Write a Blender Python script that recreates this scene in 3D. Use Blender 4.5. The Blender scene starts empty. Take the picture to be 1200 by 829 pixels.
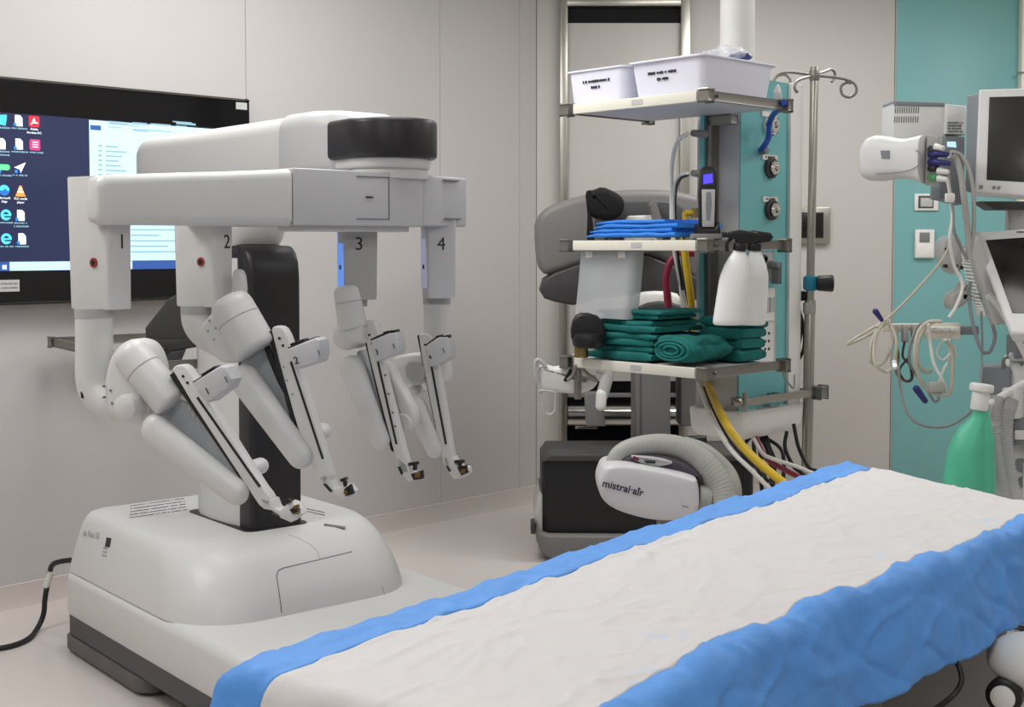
import bpy, bmesh, math, random
from mathutils import Vector, Matrix, noise
from mathutils.bvhtree import BVHTree
random.seed(7)
V = Vector
SC = bpy.context.scene
COL = SC.collection
# ------------------------------------------------------------------ camera
H = 1.40
F = 1500.0
TH = math.radians(2.5)
CY = 288 + F * math.tan(TH)
CAM = V((0, 0, H))
cd = bpy.data.cameras.new('camera')
cam = bpy.data.objects.new('camera', cd)
COL.objects.link(cam)
cam.location = CAM
cam.rotation_euler = (math.pi / 2 - TH, 0, 0)
cd.sensor_width = 36
cd.lens = 36 * F / 1200
cd.shift_y = (CY - 414.5) / 1200
cd.clip_start = 0.05
SC.camera = cam


def ray(px, py):
    a = (px - 600) / F
    b = (CY - py) / F
    return V((a, math.cos(TH) + b * math.sin(TH), -math.sin(TH) + b * math.cos(TH)))


def P(px, py, d):                      # point of the place seen at (px, py), d metres ahead
    r = ray(px, py)
    return CAM + r * (d / r.y)


def PZ(px, py, z):                     # where that sight line meets a level plane
    r = ray(px, py)
    return CAM + r * ((z - H) / r.z)


def PP(px, py, o, n):                  # where it meets any plane
    r = ray(px, py)
    return CAM + r * ((V(o) - CAM).dot(n) / r.dot(n))


# ------------------------------------------------------------------ materials
MATS = {}


def mat(name, col, rough=0.5, metal=0.0, var=0.03, scale=6.0, bump=0.0, bscale=60.0, emit=None, estr=1.0, alpha=1.0, trans=0.0, coat=0.0, stretch=None, ior=1.45):
    m = bpy.data.materials.new(name)
    m.use_nodes = True
    nt = m.node_tree
    b = nt.nodes['Principled BSDF']
    lin = [(c / 12.92 if c <= 0.04045 else ((c + 0.055) / 1.055) ** 2.4) for c in [x / 255 for x in col]]
    tc = nt.nodes.new('ShaderNodeTexCoord')
    mp = nt.nodes.new('ShaderNodeMapping')
    nt.links.new(tc.outputs['Object'], mp.inputs['Vector'])
    if stretch:
        mp.inputs['Scale'].default_value = stretch
    n = nt.nodes.new('ShaderNodeTexNoise')
    n.inputs['Scale'].default_value = scale
    n.inputs['Detail'].default_value = 4
    nt.links.new(mp.outputs['Vector'], n.inputs['Vector'])
    r = nt.nodes.new('ShaderNodeValToRGB')
    lo = [max(0, c * (1 - var)) for c in lin]
    hi = [min(1, c * (1 + var)) for c in lin]
    r.color_ramp.elements[0].position = 0.3
    r.color_ramp.elements[1].position = 0.7
    r.color_ramp.elements[0].color = (*lo, 1)
    r.color_ramp.elements[1].color = (*hi, 1)
    nt.links.new(n.outputs['Fac'], r.inputs['Fac'])
    nt.links.new(r.outputs['Color'], b.inputs['Base Color'])
    b.inputs['Roughness'].default_value = rough
    b.inputs['Metallic'].default_value = metal
    b.inputs['IOR'].default_value = ior
    if bump:
        n2 = nt.nodes.new('ShaderNodeTexNoise')
        n2.inputs['Scale'].default_value = bscale
        n2.inputs['Detail'].default_value = 5
        nt.links.new(mp.outputs['Vector'], n2.inputs['Vector'])
        bp = nt.nodes.new('ShaderNodeBump')
        bp.inputs['Strength'].default_value = bump
        bp.inputs['Distance'].default_value = 0.01
        nt.links.new(n2.outputs['Fac'], bp.inputs['Height'])
        nt.links.new(bp.outputs['Normal'], b.inputs['Normal'])
    if emit:
        el = [(c / 12.92 if c <= 0.04045 else ((c + 0.055) / 1.055) ** 2.4) for c in [x / 255 for x in emit]]
        b.inputs['Emission Color'].default_value = (*el, 1)
        b.inputs['Emission Strength'].default_value = estr
    if alpha < 1:
        b.inputs['Alpha'].default_value = alpha
    if trans:
        b.inputs['Transmission Weight'].default_value = trans
    if coat:
        b.inputs['Coat Weight'].default_value = coat
    MATS[name] = m
    return m


# ------------------------------------------------------------------ mesh building
WLOC = {}


def perp(d):
    d = d.normalized()
    a = V((0, 0, 1)) if abs(d.z) < 0.9 else V((1, 0, 0))
    x = d.cross(a).normalized()
    return x, d.cross(x).normalized()


def chaikin(pts, n, closed=True):
    pts = [V(p) for p in pts]
    for _ in range(n):
        out = []
        m = len(pts)
        rng = range(m) if closed else range(m - 1)
        if not closed:
            out.append(pts[0])
        for i in rng:
            a, b = pts[i], pts[(i + 1) % m]
            out.append(a * 0.75 + b * 0.25)
            out.append(a * 0.25 + b * 0.75)
        if not closed:
            out.append(pts[-1])
        pts = out
    return pts


def catmull(pts, k=6):
    pts = [V(p) for p in pts]
    if len(pts) < 3:
        return pts
    q = [pts[0] * 2 - pts[1]] + pts + [pts[-1] * 2 - pts[-2]]
    out = []
    for i in range(1, len(q) - 2):
        a, b, c, d = q[i - 1], q[i], q[i + 1], q[i + 2]
        for j in range(k):
            t = j / k
            out.append(0.5 * ((2 * b) + (c - a) * t + (2 * a - 5 * b + 4 * c - d) * t * t + (3 * b - a - 3 * c + d) * t ** 3))
    out.append(pts[-1])
    return out


def rrect(u0, u1, v0, v1, r, n=6):
    rs = r if isinstance(r, (list, tuple)) else [r] * 4       # corners (u1,v0),(u1,v1),(u0,v1),(u0,v0)
    c = [(u1, v0, -1, 1, -90), (u1, v1, -1, -1, 0), (u0, v1, 1, -1, 90), (u0, v0, 1, 1, 180)]
    out = []
    for (x, y, sx, sy, a0), rr in zip(c, rs):
        for i in range(n + 1):
            a = math.radians(a0 + 90 * i / n)
            out.append((x + sx * rr + rr * math.cos(a), y + sy * rr + rr * math.sin(a)))
    return out


class MB:
    def __init__(s):
        s.bm = bmesh.new()

    def _f(s, vs):
        try:
            return s.bm.faces.new(vs)
        except ValueError:
            return None

    def loft(s, rings, closed=True, cap=True):
        vr = [[s.bm.verts.new(p) for p in r] for r in rings]
        n = len(rings[0])
        for a, b in zip(vr[:-1], vr[1:]):
            for i in range(n if closed else n - 1):
                j = (i + 1) % n
                s._f((a[i], a[j], b[j], b[i]))
        if cap and closed:
            s._f(list(reversed(vr[0])))
            s._f(vr[-1])
        return s

    def box(s, c, sx, sy, sz, ax=None, bev=0.0, seg=2):
        c = V(c)
        X, Y, Z = ax if ax else (V((1, 0, 0)), V((0, 1, 0)), V((0, 0, 1)))
        t = bmesh.new()
        bmesh.ops.create_cube(t, size=1)
        for v in t.verts:
            q = v.co
            v.co = c + X * (q.x * sx) + Y * (q.y * sy) + Z * (q.z * sz)
        if bev:
            bmesh.ops.bevel(t, geom=t.edges[:], offset=min(bev, 0.45 * min(sx, sy, sz)), segments=seg, profile=0.5, affect='EDGES')
        me = bpy.data.meshes.new('t')
        t.to_mesh(me)
        t.free()
        s.bm.from_mesh(me)
        bpy.data.meshes.remove(me)
        return s

    def span(s, a, b, bev=0.0):
        a, b = V(a), V(b)
        return s.box((a + b) / 2, abs(a.x - b.x), abs(a.y - b.y), abs(a.z - b.z), None, bev)

    def prism(s, pts, vec, bev=0.0, seg=3, smooth=0):
        pts = [V(p) for p in pts]
        if smooth:
            pts = chaikin(pts, smooth)
        vec = V(vec)
        n = len(pts)
        nrm = V((0, 0, 0))
        for i in range(n):
            nrm += pts[i].cross(pts[(i + 1) % n])
        nrm.normalize()
        L = vec.length
        if bev <= 0:
            return s.loft([pts, [p + vec for p in pts]])
        ins = []
        for i in range(n):
            e1 = (pts[i] - pts[i - 1]).normalized()
            e2 = (pts[(i + 1) % n] - pts[i]).normalized()
            a = nrm.cross(e1) + nrm.cross(e2)
            a.normalize()
            ins.append(a)
        bev = min(bev, L * 0.49)
        rings = []
        d = vec / L
        for k in range(seg + 1):
            a = math.pi / 2 * k / seg
            rings.append([p + q * (bev * (1 - math.sin(a))) + d * (bev * (1 - math.cos(a))) for p, q in zip(pts, ins)])
        for k in range(seg, -1, -1):
            a = math.pi / 2 * k / seg
            rings.append([p + q * (bev * (1 - math.sin(a))) + d * (L - bev * (1 - math.cos(a))) for p, q in zip(pts, ins)])
        return s.loft(rings)

    def cyl(s, p0, p1, r0, r1=None, seg=24, bev=0.0):
        p0, p1 = V(p0), V(p1)
        r1 = r0 if r1 is None else r1
        d = (p1 - p0)
        L = d.length
        d.normalize()
        prof = [(r0, 0), (r1, L)]
        if bev:
            prof = [(r0 - bev, 0), (r0 - bev * .3, bev * .3), (r0, bev), (r1, L - bev), (r1 - bev * .3, L - bev * .3), (r1 - bev, L)]
        return s.lathe(p0, d, prof, seg)

    def lathe(s, c, axis, prof, seg=24, squash=None):
        c = V(c)
        d = V(axis).normalized()
        x, y = perp(d)
        if squash:
            x, y = V(squash[0]), V(squash[1])
        rings = []
        for r, h in prof:
            rings.append([c + d * h + x * (r * math.cos(2 * math.pi * i / seg)) + y * (r * math.sin(2 * math.pi * i / seg)) for i in range(seg)])
        return s.loft(rings)

    def capsule(s, p0, p1, r0, r1=None, seg=24, flat=None, k=5):
        """rounded link; flat=(n, f) squashes it along n"""
        p0, p1 = V(p0), V(p1)
        r1 = r0 if r1 is None else r1
        d = (p1 - p0).normalized()
        if flat:
            y = (flat[0] - d * flat[0].dot(d)).normalized()
            x = d.cross(y).normalized()
            y = y * flat[1]
        else:
            x, y = perp(d)
        rings = []
        for i in range(k + 1):
            a = math.pi / 2 * (1 - i / k)
            rings.append((p0 - d * (r0 * math.sin(a)), max(r0 * math.cos(a), r0 * .02)))
        for i in range(k + 1):
            a = math.pi / 2 * i / k
            rings.append((p1 + d * (r1 * math.sin(a)), max(r1 * math.cos(a), r1 * .02)))
        return s.loft([[c + x * (r * math.cos(2 * math.pi * i / seg)) + y * (r * math.sin(2 * math.pi * i / seg)) for i in range(seg)] for c, r in rings])

    def tube(s, pts, r, seg=8, k=6, smooth=True):
        pts = catmull(pts, k) if smooth else [V(p) for p in pts]
        q = [pts[0]]
        for p in pts[1:]:
            if (p - q[-1]).length > 1e-5:
                q.append(p)
        pts = q
        rings = []
        x = None
        for i, p in enumerate(pts):
            t = (pts[min(i + 1, len(pts) - 1)] - pts[max(i - 1, 0)]).normalized()
            if x is None:
                x, y = perp(t)
            else:
                x = (x - t * x.dot(t))
                if x.length < 1e-6:
                    x, y = perp(t)
                x.normalize()
                y = t.cross(x).normalized()
            rr = r(i / max(1, len(pts) - 1)) if callable(r) else r
            rings.append([p + x * (rr * math.cos(2 * math.pi * j / seg)) + y * (rr * math.sin(2 * math.pi * j / seg)) for j in range(seg)])
        return s.loft(rings)

    def ball(s, c, r, sc=(1, 1, 1), ax=None, seg=20, rings=12, nz=0.0, nsc=5.0):
        c = V(c)
        X, Y, Z = ax if ax else (V((1, 0, 0)), V((0, 1, 0)), V((0, 0, 1)))
        rr = []
        for i in range(rings + 1):
            a = math.pi * i / rings
            rad, h = max(math.sin(a), 0.01), -math.cos(a)
            ring = []
            for j in range(seg):
                b = 2 * math.pi * j / seg
                q = V((rad * math.cos(b), rad * math.sin(b), h))
                f = 1 + (nz * noise.noise(q * nsc) if nz else 0)
                ring.append(c + X * (q.x * r * sc[0] * f) + Y * (q.y * r * sc[1] * f) + Z * (q.z * r * sc[2] * f))
            rr.append(ring)
        return s.loft(rr)

    def obj(s, name, m, parent=None, angle=35, smooth=True):
        bm = s.bm
        bmesh.ops.recalc_face_normals(bm, faces=bm.faces[:])
        cs = [v.co for v in bm.verts]
        lo = V((min(c.x for c in cs), min(c.y for c in cs), min(c.z for c in cs)))
        hi = V((max(c.x for c in cs), max(c.y for c in cs), max(c.z for c in cs)))
        loc = V(((lo.x + hi.x) / 2, (lo.y + hi.y) / 2, lo.z))
        for v in bm.verts:
            v.co -= loc
        me = bpy.data.meshes.new(name)
        bm.to_mesh(me)
        bm.free()
        if smooth:
            for p in me.polygons:
                p.use_smooth = True
            me.set_sharp_from_angle(angle=math.radians(angle))
        o = bpy.data.objects.new(name, me)
        COL.objects.link(o)
        me.materials.append(MATS[m] if isinstance(m, str) else m)
        WLOC[o.name] = loc
        adopt(o, loc, parent)
        return o


def adopt(o, loc, parent):
    if parent is not None:
        o.parent = parent
        o.location = loc - WLOC[parent.name]
    else:
        o.location = loc


def thing(name, label, cat, loc, group=None):
    o = bpy.data.objects.new(name, None)
    COL.objects.link(o)
    o.empty_display_size = 0.1
    o.location = V(loc)
    WLOC[o.name] = V(loc)
    tag(o, label, cat, group)
    return o


def tag(o, label, cat, group=None):
    o['label'] = label
    o['category'] = cat
    if group:
        o['group'] = group
    return o


def struct(o):
    o['kind'] = 'structure'
    return o


def world_bvh(o):
    me = o.data
    loc = WLOC[o.name]
    return BVHTree.FromPolygons([v.co + loc for v in me.vertices], [tuple(p.vertices) for p in me.polygons])


def hit(bvh, px, py):
    r = ray(px, py).normalized()
    h = bvh.ray_cast(CAM, r)
    return (h[0], h[1]) if h[0] is not None else (None, None)


def text(name, s, o, xd, yd, size, m, parent, ext=0.0006, align='CENTER', bold=0.0):
    cu = bpy.data.curves.new(name, 'FONT')
    cu.body = s
    cu.size = size
    cu.align_x = align
    cu.align_y = 'CENTER'
    cu.extrude = ext
    cu.offset = bold
    cu.resolution_u = 3
    t = bpy.data.objects.new('t', cu)
    COL.objects.link(t)
    dg = bpy.context.evaluated_depsgraph_get()
    me = bpy.data.meshes.new_from_object(t.evaluated_get(dg))
    bpy.data.objects.remove(t)
    xd, yd = V(xd).normalized(), V(yd).normalized()
    zd = xd.cross(yd)
    mb = MB()
    mb.bm.from_mesh(me)
    for v in mb.bm.verts:
        q = v.co.copy()
        v.co = V(o) + xd * q.x + yd * q.y + zd * q.z
    bpy.data.meshes.remove(me)
    return mb.obj(name, m, parent, smooth=False)


def dashes(mb, o, xd, yd, width, h, n, th=0.0006):
    """a line of small print too blurred to read: short dark strokes"""
    xd, yd = V(xd).normalized(), V(yd).normalized()
    zd = xd.cross(yd)
    x = -width / 2
    while x < width / 2:
        w = h * random.uniform(.35, .8)
        hh = h * random.uniform(.6, 1)
        mb.box(V(o) + xd * (x + w / 2), w, hh, th * 2, (xd, yd, zd))
        x += w + h * (0.25 if random.random() > .18 else .8)


# ------------------------------------------------------------------ colours of things
mat('wall_paint', (189, 186, 184), .42, var=.015, scale=2)
mat('wall_paint_grey', (192, 189, 184), .45, var=.015, scale=2)
mat('seam_dark', (120, 116, 112), .7)
mat('ceiling_paint', (225, 225, 222), .8)
mat('floor_vinyl', (205, 197, 192), .28, var=.035, scale=1.6, bump=.02, bscale=200)
mat('cove_vinyl', (196, 187, 182), .35, var=.02)
mat('teal_panel', (118, 172, 172), .4, var=.02, scale=3)
mat('teal_tower', (108, 176, 178), .35, var=.02, scale=3)
mat('steel', (166, 163, 154), .3, metal=.85, var=.04, scale=8, stretch=(1, 1, .4))
mat('steel_bright', (205, 203, 198), .16, metal=1, var=.1, scale=12)
mat('steel_rail', (140, 136, 129), .38, metal=.75, var=.06)
mat('black_glass', (14, 14, 16), .08, var=.02)
mat('black_plastic', (24, 24, 26), .42, var=.08)
mat('black_cable', (22, 22, 25), .5)
mat('black_foam', (12, 12, 14), .85, bump=.2, bscale=120)
mat('robot_white', (208, 208, 206), .36, var=.012, scale=3)
mat('robot_white_cool', (190, 191, 193), .4, var=.012, scale=3)
mat('robot_grey', (172, 172, 170), .45, var=.02)
mat('robot_plate', (186, 192, 195), .42, var=.02)
mat('robot_black', (35, 34, 36), .38, var=.05)
mat('skirt_grey', (72, 72, 74), .5, var=.06)
mat('bumper_grey', (96, 94, 93), .55, var=.08)
mat('dark_grey', (58, 57, 58), .5, var=.05)
mat('mid_grey', (122, 122, 122), .5, var=.03)
mat('console_grey', (116, 114, 112), .5, var=.03)
mat('console_dark', (66, 65, 65), .5, var=.04)
mat('light_grey', (186, 186, 184), .45, var=.02)
mat('off_white', (226, 225, 220), .42, var=.012)
mat('shelf_white', (226, 222, 208), .4, var=.015)
mat('shelf_under', (196, 197, 198), .45, var=.015)
mat('bin_plastic', (226, 226, 238), .32, var=.01)
mat('print_dark', (46, 46, 50), .6)
mat('print_soft', (112, 114, 118), .6)
mat('print_faint', (165, 165, 165), .6)
mat('red_dot', (150, 52, 44), .4)
mat('gold', (130, 100, 52), .4, metal=.8, var=.15, scale=60)
mat('brass', (150, 130, 84), .35, metal=.8)
mat('status_blue', (120, 160, 230), .4, emit=(90, 140, 240), estr=.55)
mat('status_pale', (214, 216, 232), .4, emit=(170, 175, 230), estr=.12)
mat('drape_blue', (84, 148, 222), .6, var=.07, scale=9, bump=.4, bscale=24)
mat('drape_white', (206, 204, 203), .75, var=.012, scale=7, bump=.35, bscale=22)
mat('wrap_blue', (38, 122, 214), .6, var=.08, scale=20, bump=.2, bscale=50)
mat('scrub_green', (14, 102, 97), .85, var=.12, scale=18, bump=.3, bscale=90)
mat('scrub_green_light', (18, 114, 108), .85, var=.1, scale=18, bump=.3, bscale=90)
mat('bag_green', (84, 184, 150), .4, var=.08, scale=14, bump=.1, bscale=20)
mat('clear_film', (236, 240, 244), .14, alpha=.3, var=.02, bump=.5, bscale=40)
mat('clear_pocket', (206, 208, 210), .2, alpha=.62, var=.03, bump=.15, bscale=15)
mat('mask_blue', (44, 52, 108), .5)
mat('bottle_white', (236, 236, 234), .38, var=.01)
mat('hose_yellow', (206, 172, 40), .4)
mat('hose_red', (122, 28, 52), .4)
mat('hose_blue', (32, 74, 160), .4)
mat('hose_white', (220, 220, 214), .4)
mat('hose_grey', (168, 168, 162), .5, var=.03)
mat('cable_beige', (196, 190, 174), .5)
mat('cable_grey', (140, 142, 142), .5)
mat('plug_violet', (44, 44, 110), .45)
mat('plug_green', (86, 160, 110), .45)
mat('lever_teal', (30, 128, 158), .4)
mat('warmer_white', (214, 211, 214), .35, var=.01)
mat('warmer_plum', (70, 62, 74), .45)
mat('device_white', (224, 224, 222), .4, var=.01)
mat('device_grey', (128, 133, 138), .5, var=.02)
mat('screen_off', (52, 52, 52), .22)
mat('screen_black', (22, 21, 20), .2)
mat('desk_navy', (36, 40, 66), .25, var=.12, scale=2.2, emit=(48, 56, 92), estr=.42)
mat('window_white', (150, 175, 185), .25, emit=(196, 238, 255), estr=.78)
mat('task_blue', (40, 66, 120), .3, emit=(60, 92, 160), estr=.75)
mat('glow_white', (240, 245, 250), .3, emit=(240, 248, 255), estr=.85)
mat('glow_text', (120, 150, 165), .3, emit=(140, 185, 200), estr=.55)
mat('glow_red', (210, 40, 50), .3, emit=(225, 45, 60), estr=.75)
mat('glow_pink', (215, 50, 110), .3, emit=(230, 60, 120), estr=.75)
mat('glow_cyan', (70, 190, 220), .3, emit=(90, 205, 230), estr=.75)
mat('glow_blue', (40, 110, 190), .3, emit=(50, 130, 215), estr=.75)
mat('glow_green', (90, 215, 140), .3, emit=(110, 225, 150), estr=.75)
mat('glow_orange', (240, 150, 50), .3, emit=(245, 165, 80), estr=.75)
mat('led_blue', (60, 50, 240), .3, emit=(80, 70, 255), estr=1.1)
mat('led_white', (210, 230, 255), .3, emit=(200, 225, 255), estr=1.5)
# ------------------------------------------------------------------ the room
S2 = math.sqrt(.5)
NW = V((S2, -S2, 0))                   # left wall faces this way
C0 = V((.13, 6.9, 0))                  # corner of left and far wall
LW = V((-S2, -S2, 0))                  # along the left wall towards the camera
ZU = V((0, 0, 1))
CEIL = 3.0
mb = MB()
mb.prism([(.13, 6.9, 0), (4.0, 6.9, 0), (4.0, -2.6, 0), (-6.6, -2.6, 0), (-6.6, .17, 0)], (0, 0, -.1))
struct(mb.obj('floor', 'floor_vinyl'))
mb = MB()
mb.prism([(.13, 6.9, CEIL), (4.0, 6.9, CEIL), (4.0, -2.6, CEIL), (-6.6, -2.6, CEIL), (-6.6, .17, CEIL)], (0, 0, .1))
struct(mb.obj('ceiling', 'ceiling_paint'))
mb = MB()
ks = [0, .09 * 1.414, .489 * 1.414, 1.289 * 1.414, 2.089 * 1.414, 2.889 * 1.414, 3.689 * 1.414, 4.489 * 1.414, 9.52]
for a, b in zip(ks[:-1], ks[1:]):
    mb.box(C0 + LW * ((a + b) / 2) - NW * .01 + ZU * (CEIL / 2), b - a - .004, .02, CEIL, (LW, NW, ZU), .0015, 1)
struct(mb.obj('wall_left', 'wall_paint'))
mb = MB()
mb.box(C0 + LW * 4.76 - NW * .05 + ZU * 1.5, 9.52, .06, CEIL, (LW, NW, ZU))
struct(mb.obj('wall_left_backing', 'seam_dark'))
mb = MB()
for a, b in [(.13, .30), (.30, 2.05), (2.05, 4.0)]:
    mb.span((a + .002, 6.9, 0), (b - .002, 6.92, CEIL), .0015)
struct(mb.obj('wall_back', 'wall_paint_grey'))
mb = MB()
mb.span((.13, 6.925, 0), (4.0, 7.0, CEIL))
struct(mb.obj('wall_back_backing', 'seam_dark'))
for nm, a, b in [('wall_right', (4.0, -2.6, 0), (4.1, 6.95, CEIL)), ('wall_front', (-6.6, -2.7, 0), (4.0, -2.6, CEIL)), ('wall_side', (-6.7, -2.6, 0), (-6.6, .2, CEIL))]:
    struct(MB().span(a, b).obj(nm, 'wall_paint_grey'))
mb = MB()
prof = [(.06, 0), (.022, .012), (.008, .04), (.006, .1), (0, .102), (0, 0)]
mb.loft([[C0 + LW * s + NW * a + ZU * z for a, z in prof] for s in (0.0, 9.5)])
struct(mb.obj('baseboard_left', 'cove_vinyl'))
mb = MB()
mb.loft([[V((x, 6.9 - a, z)) for a, z in prof] for x in (.16, 4.0)])
struct(mb.obj('baseboard_back', 'cove_vinyl'))
# teal cladding on the far wall
a, b = P(1047.5, 300, 6.9), P(1193, 300, 6.9)
struct(MB().span((a.x, 6.893, .1), (b.x, 6.9, CEIL), .001).obj('trim_1', 'teal_panel'))


def wallrect(mb, x0, y0, x1, y1, d0, d1, bev=0.0):
    """box on the far wall between two pixels, from depth d0 (near) to d1"""
    p, q = P(x0, y0, d0), P(x1, y1, d0)
    return mb.span((p.x, d0, p.z), (q.x, d1, q.z), bev)


# hatch in the far wall: steel frame, closed shutter, dark recess with a polished drum
t = thing('wall_hatch', 'tall stainless steel framed hatch in the far wall behind the tower', 'hatch', (P(730, 531, 6.9).x, 6.88, P(730, 531, 6.9).z))
mb = MB()
for r in [(656.5, -60, 664.5, 531), (798.5, -60, 806.5, 531), (664.5, 524, 798.5, 531), (664.5, -2, 798.5, 7)]:
    wallrect(mb, *r, 6.85, 6.898, .004)
mb.obj('frame', 'steel', t)
wallrect(MB(), 665, 27, 798, 447, 6.882, 6.898, .002).obj('shutter_panel', 'wall_paint_grey', t)
wallrect(MB(), 665, 7.5, 798, 27, 6.89, 6.898).obj('top_slot', 'black_foam', t)
wallrect(MB(), 665, 447, 798, 524, 6.89, 6.898).obj('lower_recess', 'black_glass', t)
wallrect(MB(), 665, 461, 798, 466, 6.87, 6.89, .003).obj('cross_bar', 'mid_grey', t)
p, q = P(665, 487, 6.86), P(798, 487, 6.86)
MB().cyl(p, q, .058, seg=32).obj('drum', 'steel_bright', t)
wallrect(MB(), 674, 500, 700, 503, 6.84, 6.86, .002).obj('drum_lip', 'steel_bright', t)

# small fittings on the far wall
t = thing('wall_touchscreen', 'grey framed dark control screen on the far wall behind the drip pole', 'control screen', (P(948, 285, 6.9).x, 6.88, P(948, 285, 6.9).z))
mb = MB()
wallrect(mb, 924, 242, 973, 286, 6.865, 6.898, .008)
mb.obj('frame', 'steel', t)
wallrect(MB(), 928.5, 249, 965, 279, 6.86, 6.866, .002).obj('screen', 'screen_black', t)
t = thing('light_switch', 'white rocker light switch plate on the teal wall', 'switch', (P(1086, 246, 6.9).x, 6.885, P(1086, 246, 6.9).z))
wallrect(MB(), 1072, 227, 1100, 247, 6.88, 6.892, .005).obj('plate', 'off_white', t)
wallrect(MB(), 1076.5, 229.5, 1094, 244, 6.877, 6.881, .001).obj('frame', 'skirt_grey', t)
wallrect(MB(), 1079, 232, 1093, 242.5, 6.871, 6.878, .003).obj('rocker', 'light_grey', t)
t = thing('thermostat', 'white wall thermostat with a small dark display below the switch', 'thermostat', (P(1084, 302, 6.9).x, 6.885, P(1084, 302, 6.9).z))
wallrect(MB(), 1073, 269, 1095, 302.5, 6.868, 6.892, .004).obj('case', 'off_white', t)
wallrect(MB(), 1078, 272.5, 1089.5, 284, 6.864, 6.869, .001).obj('display', 'mid_grey', t)
wallrect(MB(), 1074, 286, 1094, 301, 6.865, 6.869, .001).obj('lower_cover', 'off_white', t)
t = thing('wall_duct', 'pale vertical cable duct at the right edge of the teal wall', 'duct', (P(1210, 300, 6.9).x, 6.86, .12))
a, b = P(1193.5, 300, 6.84), P(1240, 300, 6.84)
MB().span((a.x, 6.84, .12), (b.x, 6.897, 2.9), .006).obj('channel', 'shelf_white', t)
wallrect(MB(), 1193.2, 84, 1240, 86, 6.836, 6.85).obj('joint_strip', 'mid_grey', t)

# ------------------------------------------------------------------ wall monitor
TO = C0 + NW * .07                      # a point of the screen's plane
def T(px, py, off=0.0):
    return PP(px, py, TO + NW * off, NW)


TX = -LW                                # along the wall to the right
tv = thing('wall_monitor', 'large wall mounted monitor showing a computer desktop', 'monitor', T(100, 353))
tr = T(291, 119)
zt, zb = tr.z, T(84, 352.5).z
tr = V((tr.x, tr.y, 0))
mb = MB()
c = tr - TX * .76
mb.box(c - NW * .03 + ZU * ((zt + zb) / 2), 1.52, .06, zt - zb, (TX, NW, ZU), .006)
mb.obj('case', 'black_glass', tv)
mb = MB()
mb.box(c + ZU * ((zt + zb) / 2) - NW * .034, 1.535, .03, zt - zb + .02, (TX, NW, ZU), .004)
mb.obj('back_rim', 'steel_rail', tv)
MB().box(c - NW * .067 + ZU * 1.6, .4, .012, .4, (TX, NW, ZU)).obj('wall_bracket', 'dark_grey', tv)


def quad(mb, pts, off, m=None):
    q = [T(x, y, off) for x, y in pts]
    return mb.prism(q, -NW * .001)


sc0 = T(0, 132.5, .001)
szt, szb = T(105, 139.5, .001).z, T(80, 316.8, .001).z
sr = T(264, 152, .001)
s0 = V((sr.x, sr.y, 0)) - TX * 1.36
def sq(mb, k0, z0, k1, z1, off, ):
    a = s0 + TX * k0 + NW * off
    b = s0 + TX * k1 + NW * off
    return mb.prism([V((a.x, a.y, z0)), V((b.x, b.y, z0)), V((b.x, b.y, z1)), V((a.x, a.y, z1))], -NW * .001)


def kz(px, py):
    q = T(px, py, .002)
    return (V((q.x, q.y, 0)) - s0).dot(TX), q.z


screen = sq(MB(), 0, szb, 1.36, szt, .002).obj('screen', 'desk_navy', tv)
k0 = kz(105, 200)[0]
ztb = kz(150, 305.5)[1]
sq(MB(), k0, ztb, 1.36, szt - .004, .003).obj('document_window', 'window_white', screen)
mb = MB()
ka, za = kz(105.5, 146.5)
kb, zb_ = kz(118, 153)
sq(mb, ka, zb_, kb, za, .004)
mb.obj('menu_tab', 'task_blue', screen)
mb = MB()
random.seed(3)
for i in range(9):
    y = 142 + i * 1.3
    for j in range(4):
        if random.random() < .55:
            a, z = kz(124 + j * 26 + random.uniform(0, 6), y + 1)
            sq(mb, a, z, a + random.uniform(.03, .1), z + .004, .0035)
for i in range(8):
    k, z = kz(115, 172 + i * 5.6)
    sq(mb, k, z, k + .016, z + .007, .0035)
    sq(mb, k + .03, z, k + random.uniform(.08, .13), z + .006, .0035)
    sq(mb, k + .17, z, k + .2, z + .006, .0035)
for i in range(5):
    k, z = kz(153, 270 + i * 6.5)
    sq(mb, k, z, k + random.uniform(.12, .26), z + .005, .0035)
mb.obj('document_line', 'glow_text', screen)['kind'] = 'stuff'
zta = kz(40, 306.8)[1]
sq(MB(), 0, szb, 1.36, zta, .003).obj('taskbar', 'task_blue', screen)
k1 = kz(11, 312)[0]
sq(MB(), k1, szb + .001, k1 + .5, zta, .004).obj('search_field', 'window_white', screen)
k, z = kz(5, 313.2)
mb = MB()
for dx in (0, .0085):
    for dz in (0, .0085):
        sq(mb, k - .008 + dx, z - .008 + dz, k - .001 + dx, z - .001 + dz, .004)
mb.obj('start_button', 'glow_white', screen)


def disc(mb, px, py, r, off, n=20, x=1.0, y=1.0):
    q = T(px, py, off)
    return mb.prism([q + TX * (r * x * math.cos(2 * math.pi * i / n)) + ZU * (r * y * math.sin(2 * math.pi * i / n)) for i in range(n)], -NW * .0008)


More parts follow.
